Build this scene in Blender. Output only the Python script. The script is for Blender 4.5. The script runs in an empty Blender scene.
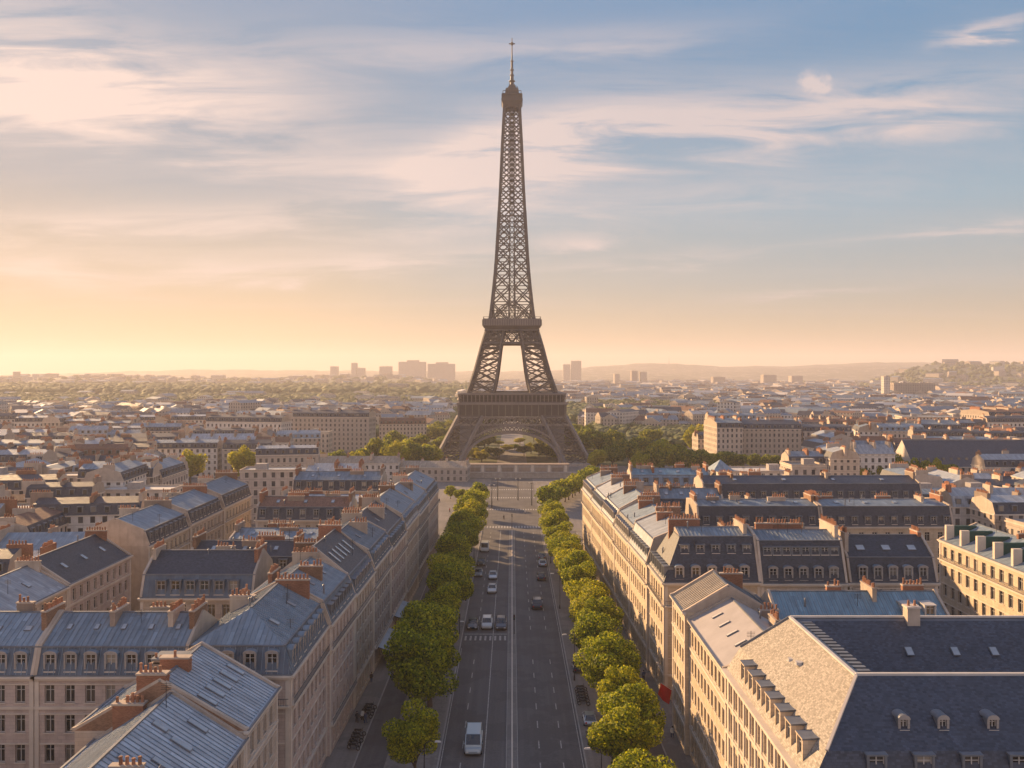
import bpy, math, random
import numpy as np
from mathutils import Vector, Matrix
R = math.radians
rnd = random.Random(11)
scene = bpy.context.scene
COL = scene.collection
# ------------------------------------------------------------------ camera
F, H, HY = 870.0, 54.0, 372.0
cam = bpy.data.cameras.new('camera'); camo = bpy.data.objects.new('camera', cam); COL.objects.link(camo)
camo.location = (0, 0, H); camo.rotation_euler = (R(90), 0, 0)
cam.sensor_width = 36; cam.lens = F / 1024 * 36; cam.shift_y = -(384 - HY) / 1024
cam.clip_start = 0.5; cam.clip_end = 40000
scene.camera = camo
# ------------------------------------------------------------------ sun + sky
SUN_EL, SUN_AZ = 17.5, -45.0            # azimuth measured from +Y, negative = to the left
sd = Vector((math.sin(R(SUN_AZ)) * math.cos(R(SUN_EL)), math.cos(R(SUN_AZ)) * math.cos(R(SUN_EL)), math.sin(R(SUN_EL))))
sl = bpy.data.lights.new('sun', 'SUN'); so = bpy.data.objects.new('sun', sl); COL.objects.link(so)
sl.energy = 5.0; sl.angle = R(0.6); sl.color = (1.0, 0.64, 0.32)
so.location = (0, 0, 400); so.rotation_euler = (-sd).to_track_quat('-Z', 'Y').to_euler()
scene.view_settings.view_transform = 'Standard'; scene.view_settings.look = 'None'
scene.view_settings.exposure = 1.25; scene.view_settings.gamma = 1
scene.cycles.max_bounces = 6; scene.cycles.diffuse_bounces = 3; scene.cycles.glossy_bounces = 3
scene.cycles.transmission_bounces = 2; scene.cycles.volume_bounces = 1; scene.cycles.transparent_max_bounces = 6
scene.cycles.use_denoising = True
world = bpy.data.worlds.new('World'); scene.world = world; world.use_nodes = True

class NT:
    """tiny node-tree helper"""
    def __init__(s, tree): s.t = tree; s.n = tree.nodes; s.l = tree.links
    def new(s, typ, **kw):
        n = s.n.new(typ)
        for k, v in kw.items(): setattr(n, k, v)
        return n
    def put(s, sock, v):
        if hasattr(v, 'is_output') or isinstance(v, bpy.types.NodeSocket): s.l.new(v, sock)
        elif isinstance(v, (tuple, list)) and len(v) == 3 and sock.type == 'RGBA': sock.default_value = (*v, 1)
        else: sock.default_value = v
    def m(s, op, a, b=None, c=None, clamp=False):
        n = s.new('ShaderNodeMath', operation=op); n.use_clamp = clamp
        s.put(n.inputs[0], a)
        if b is not None: s.put(n.inputs[1], b)
        if c is not None: s.put(n.inputs[2], c)
        return n.outputs[0]
    def mix(s, f, a, b, blend='MIX'):
        n = s.new('ShaderNodeMix', data_type='RGBA', blend_type=blend)
        s.put(n.inputs[0], f); s.put(n.inputs[6], a); s.put(n.inputs[7], b)
        return n.outputs[2]
    def noise(s, vec, scale, detail=3, rough=.55, dim='3D', dist=0):
        n = s.new('ShaderNodeTexNoise'); n.noise_dimensions = dim
        if vec is not None: s.l.new(vec, n.inputs['Vector'])
        n.inputs['Scale'].default_value = scale; n.inputs['Detail'].default_value = detail
        n.inputs['Roughness'].default_value = rough; n.inputs['Distortion'].default_value = dist
        return n.outputs[0]
    def ramp(s, v, stops):
        n = s.new('ShaderNodeValToRGB'); cr = n.color_ramp
        while len(cr.elements) < len(stops): cr.elements.new(.5)
        for e, (p, c) in zip(cr.elements, stops):
            e.position = p; e.color = (*c, 1) if isinstance(c, (tuple, list)) else (c, c, c, 1)
        s.put(n.inputs[0], v)
        return n.outputs[0]
    def xyz(s, vec):
        n = s.new('ShaderNodeSeparateXYZ'); s.l.new(vec, n.inputs[0]); return n.outputs
    def comb(s, x, y, z=0.0):
        n = s.new('ShaderNodeCombineXYZ')
        for i, v in enumerate((x, y, z)): s.put(n.inputs[i], v)
        return n.outputs[0]

w = NT(world.node_tree); w.n.clear()
sky = w.new('ShaderNodeTexSky', sky_type='NISHITA'); sky.sun_disc = False
sky.sun_elevation = R(SUN_EL); sky.sun_rotation = R(SUN_AZ); sky.altitude = 60
sky.air_density = 1.0; sky.dust_density = 1.0; sky.ozone_density = 2.0
tc = w.new('ShaderNodeTexCoord'); dx, dy, dz = w.xyz(tc.outputs['Generated'])
yy = w.m('MAXIMUM', dy, .04)
A = w.m('DIVIDE', dx, yy); E = w.m('DIVIDE', dz, yy)                       # tangent-plane sky directions towards north
zz = w.m('ADD', w.m('MAXIMUM', dz, 0.0), .06)
P = w.comb(w.m('DIVIDE', dx, zz), w.m('DIVIDE', dy, zz), 0.0)
mp = w.new('ShaderNodeMapping'); mp.inputs['Rotation'].default_value = (0, 0, R(62)); mp.inputs['Scale'].default_value = (.28, 1.5, 1)
w.l.new(P, mp.inputs[0])
warp = w.noise(P, .35, 3)
n1 = w.noise(mp.outputs[0], .9, 8, .62, dist=.5)
sm = w.new('ShaderNodeMapping'); sm.inputs['Rotation'].default_value = (0, 0, R(-7)); sm.inputs['Scale'].default_value = (2.6, 19, 1)
w.l.new(w.comb(A, E, 0.0), sm.inputs[0])
n2 = w.noise(sm.outputs[0], 1.6, 9, .6, dist=.7)
n3 = w.noise(w.comb(A, E, .3), 5.0, 5, .6)
Aw = w.m('ADD', A, w.m('MULTIPLY', w.m('SUBTRACT', n3, .5), .16))
Ew = w.m('ADD', E, w.m('MULTIPLY', w.m('SUBTRACT', n2, .5), .07))
tot = None
for (px, py, rx, ry, ang, st) in [(90, 78, 230, 52, 10, 1.1), (150, 135, 190, 20, 8, .45), (10, 60, 110, 70, 0, .5),
        (500, 155, 130, 34, -18, 1.15), (610, 138, 200, 40, -8, 1.1), (850, 112, 230, 32, -7, 1.0), (640, 205, 300, 16, -7, .45),
        (130, 222, 330, 18, -2, .8), (60, 262, 260, 16, 0, .6), (360, 262, 260, 11, -6, .55), (560, 243, 60, 10, -8, .8),
        (620, 262, 130, 6, -6, .5), (930, 232, 140, 5, -5, .6), (800, 291, 80, 4, -3, .6), (985, 30, 45, 7, -14, .9),
        (420, 45, 200, 28, 0, .35), (620, 40, 130, 20, -8, .3)]:
    ca, sa = math.cos(R(ang)), math.sin(R(ang)); a0, e0 = (px - 512) / F, (HY - py) / F
    da, de = w.m('SUBTRACT', Aw, a0), w.m('SUBTRACT', Ew, e0)
    u = w.m('DIVIDE', w.m('SUBTRACT', w.m('MULTIPLY', da, ca), w.m('MULTIPLY', de, sa)), rx / F)
    v = w.m('DIVIDE', w.m('ADD', w.m('MULTIPLY', da, sa), w.m('MULTIPLY', de, ca)), ry / F)
    g = w.m('MULTIPLY', w.m('EXPONENT', w.m('MULTIPLY', w.m('ADD', w.m('MULTIPLY', u, u), w.m('MULTIPLY', v, v)), -1.0)), st)
    tot = g if tot is None else w.m('ADD', tot, g)
cl = w.m('MULTIPLY', tot, w.ramp(w.m('MULTIPLY_ADD', n1, .35, w.m('MULTIPLY', n2, .65)), [(.39, .05), (.58, 1.0)]))
cl = w.m('ADD', cl, w.m('MULTIPLY', w.m('SUBTRACT', n1, .50, clamp=True), .5))
# small bright puff
du = w.m('DIVIDE', w.m('SUBTRACT', w.m('MULTIPLY_ADD', w.m('SUBTRACT', w.noise(w.comb(A, E, 0.), 70, 5), .5), .045, A), (815 - 512) / F), 13 / F)
dv = w.m('DIVIDE', w.m('SUBTRACT', w.m('MULTIPLY_ADD', w.m('SUBTRACT', w.noise(w.comb(A, E, 2.), 60, 5), .5), .03, E), (HY - 83) / F), 11 / F)
cl = w.m('ADD', cl, w.m('MULTIPLY', w.m('EXPONENT', w.m('MULTIPLY', w.m('POWER', w.m('ADD', w.m('MULTIPLY', du, du), w.m('MULTIPLY', dv, dv)), 1.4), -1.0)), .62))
cl = w.m('MINIMUM', cl, .92)
north = w.m('MULTIPLY', cl, w.ramp(dz, [(.0, 0.0), (.06, 1.0)]))
# clouds nearer the sun are creamier and brighter
dsun = w.new('ShaderNodeVectorMath', operation='DOT_PRODUCT'); w.l.new(tc.outputs['Generated'], dsun.inputs[0]); dsun.inputs[1].default_value = sd
near = w.ramp(dsun.outputs['Value'], [(.62, 0.0), (1.0, 1.0)])
ccol = w.mix(near, (.30, .255, .25), (.43, .33, .285))
bs = w.new('ShaderNodeBackground'); bc = w.new('ShaderNodeBackground'); mx = w.new('ShaderNodeMixShader'); ow = w.new('ShaderNodeOutputWorld')
# evening air: the blue of the sky texture sinking into a rose and amber band, warmer towards the sun
away = w.ramp(dz, [(0.0, (.225, .155, .085)), (.045, (.19, .165, .115)), (.10, (.15, .175, .18)), (.18, (.115, .18, .225)), (.34, (.045, .12, .205)), (.6, (.11, .155, .25)), (1.0, (.12, .15, .23))])  # highest stops brightened as unseen overhead fill
toward = w.ramp(dz, [(0.0, (.37, .23, .10)), (.05, (.34, .23, .12)), (.12, (.265, .205, .145)), (.20, (.175, .17, .175)), (.34, (.125, .155, .195)), (.6, (.10, .14, .24)), (1.0, (.06, .11, .22))])
sunside = w.ramp(dsun.outputs['Value'], [(.40, 0.0), (.72, .22), (.88, .75), (1.0, 1.0)])
sunside.node.color_ramp.interpolation = 'EASE'
grad = w.mix(sunside, away, toward)
back_fill = w.m('MULTIPLY', w.ramp(w.m('MULTIPLY', dy, -1.0), [(.0, 0.0), (.5, 1.0)]), w.ramp(dz, [(.0, 1.0), (.65, 0.0)]))
grad = w.mix(back_fill, grad, (.42, .35, .35))     # unseen rosy glow behind the camera, added to brighten walls facing it
skyl = w.mix(1.0, sky.outputs[0], (.07, .07, .07), 'MULTIPLY')
back_fill = w.m('MULTIPLY', w.ramp(w.m('MULTIPLY', dy, -1.0), [(.0, 0.0), (.5, 1.0)]), w.ramp(dz, [(.0, 1.0), (.65, 0.0)]))
grad = w.mix(back_fill, grad, (.42, .35, .35))     # same added rosy fill mixed in once more
skyl = w.mix(1.0, skyl, (.75, .75, .75), 'DARKEN')
skc = w.mix(.03, grad, skyl)
w.l.new(skc, bs.inputs[0]); bs.inputs[1].default_value = 1.0
w.l.new(ccol, bc.inputs[0]); bc.inputs[1].default_value = 1.0
w.l.new(north, mx.inputs[0]); w.l.new(bs.outputs[0], mx.inputs[1]); w.l.new(bc.outputs[0], mx.inputs[2]); w.l.new(mx.outputs[0], ow.inputs[0])

# ------------------------------------------------------------------ mesh helpers
class MB:
    def __init__(s): s.v = []; s.f = []; s.mi = []; s.mats = []
    def mat(s, m):
        if m not in s.mats: s.mats.append(m)
        return s.mats.index(m)
    def face(s, pts, m):
        b = len(s.v); s.v.extend([tuple(p) for p in pts]); s.f.append(tuple(range(b, b + len(pts)))); s.mi.append(s.mat(m))
    def raw(s, vs, fs, m):
        b = len(s.v); s.v.extend([tuple(p) for p in vs]); k = s.mat(m)
        for f in fs: s.f.append(tuple(i + b for i in f)); s.mi.append(k)
    def box(s, x0, x1, y0, y1, z0, z1, m, bottom=True):
        vs = [(x0, y0, z0), (x1, y0, z0), (x1, y1, z0), (x0, y1, z0), (x0, y0, z1), (x1, y0, z1), (x1, y1, z1), (x0, y1, z1)]
        fs = [(4, 5, 6, 7), (0, 1, 5, 4), (1, 2, 6, 5), (2, 3, 7, 6), (3, 0, 4, 7)]
        if bottom: fs.append((3, 2, 1, 0))
        s.raw(vs, fs, m)
    def beam(s, p, q, wd, m, ht=None, up=(0, 0, 1)):
        p = Vector(p); q = Vector(q); d = q - p
        if d.length < 1e-6: return
        d.normalize(); up = Vector(up)
        if abs(d.dot(up)) > .98: up = Vector((0, 1, 0)) if abs(d.y) < .9 else Vector((1, 0, 0))
        a = d.cross(up).normalized() * wd / 2; b = a.cross(d).normalized() * (ht or wd) / 2
        vs = [p - a - b, p + a - b, p + a + b, p - a + b, q - a - b, q + a - b, q + a + b, q - a + b]
        s.raw(vs, [(0, 3, 2, 1), (4, 5, 6, 7), (0, 1, 5, 4), (1, 2, 6, 5), (2, 3, 7, 6), (3, 0, 4, 7)], m)
    def cyl(s, c, r0, r1, h, m, n=10, axis='z', cap=True):
        vs = []
        for k, (r, t) in enumerate(((r0, 0), (r1, h))):
            for i in range(n):
                a = 2 * math.pi * i / n; u, v = r * math.cos(a), r * math.sin(a)
                vs.append({'z': (c[0] + u, c[1] + v, c[2] + t), 'x': (c[0] + t, c[1] + u, c[2] + v), 'y': (c[0] + u, c[1] + t, c[2] - v)}[axis])
        fs = [(i, (i + 1) % n, n + (i + 1) % n, n + i) for i in range(n)]
        if cap: fs += [tuple(range(n))[::-1], tuple(range(n, 2 * n))]
        s.raw(vs, fs, m)
    def tube(s, pts, rad, m, n=6):
        pts = [Vector(p) for p in pts]; vs = []; fs = []
        for k, p in enumerate(pts):
            d = (pts[min(k + 1, len(pts) - 1)] - pts[max(k - 1, 0)]).normalized()
            up = Vector((0, 0, 1)) if abs(d.z) < .9 else Vector((1, 0, 0))
            a = d.cross(up).normalized(); b = a.cross(d); r = rad[k] if isinstance(rad, (list, tuple)) else rad
            for i in range(n):
                t = 2 * math.pi * i / n; vs.append(p + a * r * math.cos(t) + b * r * math.sin(t))
        for k in range(len(pts) - 1):
            for i in range(n): fs.append((k * n + i, k * n + (i + 1) % n, (k + 1) * n + (i + 1) % n, (k + 1) * n + i))
        s.raw(vs, fs, m)
    def mesh(s, name, smooth=False):
        me = bpy.data.meshes.new(name); me.from_pydata([tuple(p) for p in s.v], [], s.f)
        for m in s.mats: me.materials.append(m)
        me.polygons.foreach_set('material_index', s.mi)
        if smooth: me.polygons.foreach_set('use_smooth', [True] * len(s.f))
        auto_uv(me); return me
    def build(s, name, parent=None, smooth=False, **kw):
        return put(s.mesh(name, smooth), name, parent, **kw)

def auto_uv(me):
    n = len(me.loops)
    if not n: return
    uvl = me.uv_layers.new(name='UVMap')
    co = np.empty(len(me.vertices) * 3); me.vertices.foreach_get('co', co); co = co.reshape(-1, 3)
    li = np.empty(n, dtype=np.int32); me.loops.foreach_get('vertex_index', li)
    pn = np.empty(len(me.polygons) * 3); me.polygons.foreach_get('normal', pn); pn = pn.reshape(-1, 3)
    lt = np.empty(len(me.polygons), dtype=np.int32); me.polygons.foreach_get('loop_total', lt)
    nl = np.repeat(pn, lt, axis=0)
    u = np.stack([-nl[:, 1], nl[:, 0], np.zeros(n)], 1); ln = np.linalg.norm(u, axis=1); flat = ln < .05
    u[flat] = (1, 0, 0); ln[flat] = 1; u /= ln[:, None]
    v = np.cross(nl, u); p = co[li]
    uv = np.stack([(p * u).sum(1), (p * v).sum(1)], 1)
    uvl.data.foreach_set('uv', uv.astype(np.float32).ravel())

def put(me, name, parent=None, loc=None, rz=0.0, rot=None, scale=None):
    o = bpy.data.objects.new(name, me); COL.objects.link(o)
    if parent is not None: o.parent = parent
    if loc is not None: o.location = loc
    if rot is not None: o.rotation_euler = rot
    elif rz: o.rotation_euler = (0, 0, rz)
    if scale is not None: o.scale = scale if isinstance(scale, (tuple, list)) else (scale,) * 3
    return o
def tag(o, label=None, cat=None, group=None, kind=None):
    if label: o['label'] = label
    if cat: o['category'] = cat
    if group: o['group'] = group
    if kind: o['kind'] = kind
    return o
def thing(name, label, cat, loc=(0, 0, 0), rz=0.0, group=None):
    o = bpy.data.objects.new(name, None); COL.objects.link(o); o.empty_display_size = .5
    o.location = loc; o.rotation_euler = (0, 0, rz)
    return tag(o, label, cat, group)
def copy_tree(o, parent=None):
    c = o.copy(); COL.objects.link(c)
    if parent is not None: c.parent = parent
    for ch in list(o.children): copy_tree(ch, c)
    return c
ORD = ['first', 'second', 'third', 'fourth', 'fifth', 'sixth', 'seventh', 'eighth', 'ninth', 'tenth', 'eleventh', 'twelfth', 'thirteenth',
       'fourteenth', 'fifteenth', 'sixteenth', 'seventeenth', 'eighteenth', 'nineteenth', 'twentieth', 'twenty-first', 'twenty-second',
       'twenty-third', 'twenty-fourth', 'twenty-fifth', 'twenty-sixth', 'twenty-seventh', 'twenty-eighth', 'twenty-ninth', 'thirtieth']

# ------------------------------------------------------------------ materials
def material(name, color, rough=.8, metal=0.0, var=.15, vscale=.6, kind=None, bump=0.0, spec=.3, objvar=0.0, **kw):
    m = bpy.data.materials.new(name); m.use_nodes = True; t = NT(m.node_tree)
    b = t.n['Principled BSDF']; b.inputs['Roughness'].default_value = rough; b.inputs['Metallic'].default_value = metal
    b.inputs['Specular IOR Level'].default_value = spec
    tc = t.new('ShaderNodeTexCoord'); ob = tc.outputs['Object']; uv = tc.outputs['UV']
    c = (*color,)
    nz = t.noise(ob, vscale, 5, .6)
    lo = tuple(max(0, x * (1 - var)) for x in c); hi = tuple(min(1, x * (1 + var)) for x in c)
    out = t.mix(t.ramp(nz, [(.3, 0.0), (.7, 1.0)]), lo, hi)
    if objvar:
        oi = t.new('ShaderNodeObjectInfo')
        hsv = t.new('ShaderNodeHueSaturation'); t.l.new(out, hsv.inputs['Color'])
        t.put(hsv.inputs['Value'], t.m('MULTIPLY_ADD', oi.outputs['Random'], objvar * 2, 1 - objvar))
        out = hsv.outputs[0]
    hgt = None
    if kind == 'zinc':      # sheets between standing seams, each weathered its own way
        x, y, _ = t.xyz(uv); sp = kw.get('seam', .65); ln = kw.get('sheet', 2.1)
        col = t.m('FLOOR', t.m('DIVIDE', x, sp)); row = t.m('FLOOR', t.m('ADD', t.m('DIVIDE', y, ln), t.m('MULTIPLY', col, .37)))
        wn = t.new('ShaderNodeTexWhiteNoise'); wn.noise_dimensions = '2D'; t.l.new(t.comb(col, row), wn.inputs[0])
        out = t.mix(.55, out, t.mix(1.0, out, t.ramp(wn.outputs[0], [(0.0, .62), (.55, 1.0), (.9, 1.15), (1.0, 1.6)]), 'MULTIPLY'))
        st = t.noise(t.comb(t.m('MULTIPLY', x, 2.2), t.m('MULTIPLY', y, .25)), 1.0, 4)
        out = t.mix(t.ramp(st, [(.45, 0.0), (.75, .55)]), out, kw.get('streak', (.40, .39, .38)))
        fr = t.m('FRACT', t.m('DIVIDE', x, sp)); hgt = t.m('MULTIPLY', t.m('LESS_THAN', fr, .1), 1.0)
        out = t.mix(t.m('MULTIPLY', hgt, .35), out, (.09, .1, .12))
    if kind in ('slate', 'brick', 'tile', 'stone'):
        bt = t.new('ShaderNodeTexBrick'); t.l.new(uv, bt.inputs['Vector'])
        s = dict(slate=(.34, .22, .012), brick=(.24, .085, .012), tile=(.25, .32, .02), stone=(.95, .42, .012))[kind]
        bt.inputs['Scale'].default_value = 1; bt.inputs['Brick Width'].default_value = s[0] * kw.get('bs', 1); bt.inputs['Row Height'].default_value = s[1] * kw.get('bs', 1)
        bt.inputs['Mortar Size'].default_value = s[2] * kw.get('bs', 1); bt.inputs['Bias'].default_value = 0
        cv = dict(slate=.45, brick=.35, tile=.3, stone=.10)[kind]
        t.put(bt.inputs['Color1'], tuple(x * 1.0 for x in (1 - cv, 1 - cv, 1 - cv))); t.put(bt.inputs['Color2'], (1 + cv * .4,) * 3)
        t.put(bt.inputs['Mortar'], (.62, .62, .62) if kind != 'brick' else (1.25, 1.2, 1.15))
        out = t.mix(1.0, out, bt.outputs[0], 'MULTIPLY'); hgt = bt.outputs['Fac']; hgt = t.m('SUBTRACT', 1.0, hgt)
    if kind in ('stone', 'stucco', 'slate', 'farwall'):   # rain streaks and soot
        x, y, _ = t.xyz(uv)
        st = t.noise(t.comb(t.m('MULTIPLY', x, 1.4), t.m('MULTIPLY', y, .16)), 1.0, 5)
        out = t.mix(t.ramp(st, [(.5, 0.0), (.8, .5)]), out, tuple(v * .55 for v in c))
        big = t.noise(ob, .09, 3); out = t.mix(t.ramp(big, [(.35, 0.0), (.75, .30)]), out, tuple(v * f for v, f in zip(c, (.8, .74, .68))))
    if kind == 'farwall':   # distant facades: rows of dark window openings
        x, y, _ = t.xyz(uv)
        fx = t.m('FRACT', t.m('DIVIDE', x, kw.get('ws', 2.6))); fy = t.m('FRACT', t.m('DIVIDE', y, kw.get('fs', 3.15)))
        a = t.m('MULTIPLY', t.m('GREATER_THAN', fx, .32), t.m('LESS_THAN', fx, .72)); bb = t.m('MULTIPLY', t.m('GREATER_THAN', fy, .22), t.m('LESS_THAN', fy, .80))
        geo = t.new('ShaderNodeNewGeometry'); nx, ny, nzz = t.xyz(geo.outputs['Normal'])
        win = t.m('MULTIPLY', t.m('MULTIPLY', a, bb), t.m('LESS_THAN', t.m('ABSOLUTE', nzz), .2))
        wn = t.new('ShaderNodeTexWhiteNoise'); wn.noise_dimensions = '2D'
        t.l.new(t.comb(t.m('FLOOR', t.m('DIVIDE', x, kw.get('ws', 2.6))), t.m('FLOOR', t.m('DIVIDE', y, kw.get('fs', 3.15)))), wn.inputs[0])
        out = t.mix(win, out, t.mix(wn.outputs[0], (.03, .03, .04), (.15, .14, .13)))
        ln = t.m('MULTIPLY', t.m('LESS_THAN', fy, .08), t.m('LESS_THAN', t.m('ABSOLUTE', nzz), .2)); out = t.mix(t.m('MULTIPLY', ln, .4), out, tuple(v * .45 for v in c))
    t.l.new(out, b.inputs['Base Color'])
    if bump or hgt is not None:
        bp = t.new('ShaderNodeBump'); bp.inputs['Strength'].default_value = kw.get('bstr', .5); bp.inputs['Distance'].default_value = .03
        src = hgt if hgt is not None else t.noise(ob, kw.get('bscale', 6), 4)
        t.put(bp.inputs['Height'], src); t.l.new(bp.outputs[0], b.inputs['Normal'])
    return m

M = {}
M['stone'] = material('cream limestone', (.47, .39, .32), .85, kind='stone', objvar=.08)
M['stone_pink'] = material('rose limestone', (.50, .40, .35), .85, kind='stone', objvar=.08)
M['stone_gold'] = material('golden limestone', (.52, .42, .31), .85, kind='stone', objvar=.06)
M['stone_grey'] = material('weathered grey limestone', (.36, .32, .29), .88, kind='stone', objvar=.1)
M['stucco'] = material('beige stucco', (.44, .36, .29), .9, kind='stucco', objvar=.12)
M['stucco_dark'] = material('sooty stucco', (.27, .21, .17), .9, kind='stucco', objvar=.15)
M['trim'] = material('pale stone trim', (.56, .48, .40), .8, var=.1)
M['zinc'] = material('blue grey zinc', (.165, .215, .265), .62, .1, kind='zinc', objvar=.22, spec=.35, streak=(.27, .30, .33))
M['zinc_pale'] = material('pale zinc', (.29, .32, .355), .62, .1, kind='zinc', objvar=.12, spec=.35)
M['zinc_dark'] = material('dark painted zinc', (.085, .115, .155), .6, .1, kind='zinc', objvar=.12, spec=.35, streak=(.14, .17, .20))
M['zinc_light'] = material('light new zinc', (.37, .41, .46), .5, .2, kind='zinc', objvar=.04, streak=(.5, .5, .5))
M['zinc_warm'] = material('smooth greyish zinc', (.34, .31, .30), .6, .1, var=.12, vscale=.3)
M['rail'] = material('grey balcony railing', (.09, .095, .105), .6)
M['zinc_teal'] = material('teal painted zinc', (.14, .235, .295), .6, .1, kind='zinc', objvar=.05, spec=.5, streak=(.16, .26, .33))
M['zinc_brown'] = material('brown weathered zinc', (.30, .24, .18), .6, .2, kind='zinc', objvar=.05, streak=(.36, .31, .26))
M['lead'] = material('dull lead flashing', (.16, .17, .19), .5, .3, var=.2)
M['slate'] = material('dark slate', (.050, .056, .075), .55, kind='slate', objvar=.12, spec=.45)
M['slate_blue'] = material('blue slate', (.050, .061, .088), .5, kind='slate', objvar=.06, spec=.45)
M['slate_sunlit'] = material('slate with painted sunlight', (.36, .32, .27), .7, kind='slate', objvar=.04, bs=.8, bstr=.6, var=.08, vscale=2.5)  # sunlight painted in: pale lit copy of the dark slate
M['tile'] = material('old red brown tile', (.20, .11, .08), .85, kind='tile', objvar=.2)
M['gravel_roof'] = material('flat gravel roof', (.33, .30, .28), .95, var=.2, vscale=2)
M['white_roof'] = material('white membrane roof', (.48, .45, .42), .8, var=.1)
M['brick'] = material('orange red brick', (.30, .14, .085), .85, kind='brick', objvar=.15)
M['brick_brown'] = material('brown brick', (.24, .14, .09), .85, kind='brick', objvar=.15)
M['pot'] = material('terracotta chimney pot', (.32, .15, .085), .8, var=.25, vscale=3, objvar=.25)
M['iron'] = material('black iron', (.025, .027, .032), .5, .2, var=.1)
M['frame'] = material('white window frame', (.46, .43, .40), .6, var=.08)
M['green_paint'] = material('dark green paint', (.02, .07, .055), .6)
M['awning'] = material('pale blue awning', (.32, .37, .42), .8)
M['farwall'] = material('distant cream facade', (.48, .40, .33), .9, kind='farwall', objvar=.22)
M['farwall2'] = material('distant grey facade', (.42, .36, .315), .9, kind='farwall', objvar=.22, ws=3.1)
M['farwall3'] = material('distant white facade', (.60, .55, .50), .9, kind='farwall', objvar=.12, ws=2.9, fs=3.0)

def glass_mat():
    m = bpy.data.materials.new('window glass'); m.use_nodes = True; t = NT(m.node_tree); b = t.n['Principled BSDF']
    oi = t.new('ShaderNodeObjectInfo')
    c = t.ramp(oi.outputs['Random'], [(.0, (.010, .011, .014)), (.65, (.022, .025, .03)), (.85, (.07, .065, .06)), (.97, (.28, .25, .21))])
    t.l.new(c, b.inputs['Base Color']); b.inputs['Roughness'].default_value = .12; b.inputs['Specular IOR Level'].default_value = .6
    return m
M['glass'] = glass_mat()
M['skyglass'] = material('skylight glass', (.30, .33, .36), .1, .0, spec=.8)
# ------------------------------------------------------------------ ground, road, haze
def ground_material():
    m = bpy.data.materials.new('city ground'); m.use_nodes = True; t = NT(m.node_tree); b = t.n['Principled BSDF']
    tc = t.new('ShaderNodeTexCoord'); ob = tc.outputs['Object']
    n1 = t.noise(ob, .004, 6, .6); n2 = t.noise(ob, .15, 4)
    c = t.ramp(n1, [(.35, (.13, .115, .10)), (.5, (.17, .15, .13)), (.6, (.07, .085, .035)), (.75, (.055, .07, .03))])
    c = t.mix(.35, c, t.ramp(n2, [(.3, (.06, .06, .055)), (.7, (.25, .22, .2))]))
    t.l.new(c, b.inputs['Base Color']); b.inputs['Roughness'].default_value = .95
    return m
def asphalt(name, col, warm=0.0):
    m = bpy.data.materials.new(name); m.use_nodes = True; t = NT(m.node_tree); b = t.n['Principled BSDF']
    tc = t.new('ShaderNodeTexCoord'); ob = tc.outputs['Object']; x, y, z = t.xyz(ob)
    fine = t.noise(ob, 3.0, 4); long_ = t.noise(t.comb(t.m('MULTIPLY', x, 1.2), t.m('MULTIPLY', y, .03)), 1.0, 4); pat = t.noise(ob, .12, 5, .65)
    c = t.mix(t.ramp(fine, [(.3, 0.), (.7, 1.)]), tuple(v * .85 for v in col), tuple(v * 1.15 for v in col))
    c = t.mix(t.ramp(long_, [(.42, 0.), (.68, .45)]), c, tuple(v * 1.5 for v in col))
    c = t.mix(t.ramp(pat, [(.5, 0.), (.53, .5)]), c, tuple(v * .72 for v in col))
    t.l.new(c, b.inputs['Base Color']); b.inputs['Roughness'].default_value = .8; b.inputs['Specular IOR Level'].default_value = .35
    return m
M['asphalt'] = asphalt('asphalt', (.098, .090, .088))
M['pave'] = asphalt('pavement', (.18, .16, .145))
M['plaza'] = asphalt('worn plaza paving', (.17, .15, .14))
M['kerb'] = material('granite kerb', (.30, .28, .26), .9)
M['paint'] = material('worn road paint', (.34, .32, .30), .85, var=.35, vscale=3)
mb = MB()
mb.face([(-14900, -400, 0), (14900, -400, 0), (14900, 12700, 0), (-14900, 12700, 0)], ground_material())
tag(mb.build('ground'), kind='structure')
ROADX = 10.3; FARROAD = 300
mb = MB(); mb.face([(-ROADX, -60, .01), (ROADX, -60, .01), (ROADX, 440, .01), (-ROADX, 440, .01)], M['asphalt']); tag(mb.build('road'), kind='structure')
mb = MB(); mb.face([(-160, 300, .006), (170, 300, .006), (170, 440, .006), (-160, 440, .006)], M['plaza']); tag(mb.build('square_paving'), kind='structure')
for sgn in (-1, 1):
    mb = MB(); xa, xb = sorted((sgn * ROADX, sgn * 17.5))
    mb.box(xa, xb, -60, 296, -.2, .13, M['pave']); 
    k0, k1 = sorted((sgn * (ROADX - .22), sgn * ROADX)); mb.box(k0, k1, -60, 296, -.2, .15, M['kerb'])
    tag(mb.build('pavement'), kind='structure')
    mb = MB(); xa, xb = sorted((sgn * 17.5, sgn * 21.8)); mb.face([(xa, -60, .014), (xb, -60, .014), (xb, 296, .014), (xa, 296, .014)], M['asphalt']); tag(mb.build('service_road'), kind='structure')
    mb = MB(); xa, xb = sorted((sgn * 21.8, sgn * 30)); mb.box(xa, xb, -60, 292, -.2, .13, M['pave']); k0, k1 = sorted((sgn * 21.6, sgn * 21.8)); mb.box(k0, k1, -60, 292, -.2, .15, M['kerb'])
    tag(mb.build('pavement'), kind='structure')
# raised median: two kerb lines and a paved strip
mb = MB(); mb.box(-.75, .75, -60, 297, -.1, .12, M['pave'])
for x in (-.85, .75): mb.box(x, x + .10, -60, 297, -.1, .17, M['kerb'])
mb.box(-.10, .12, -60, 297, .1, .34, M['trim'])
tag(mb.build('median_strip'), kind='structure')
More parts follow.
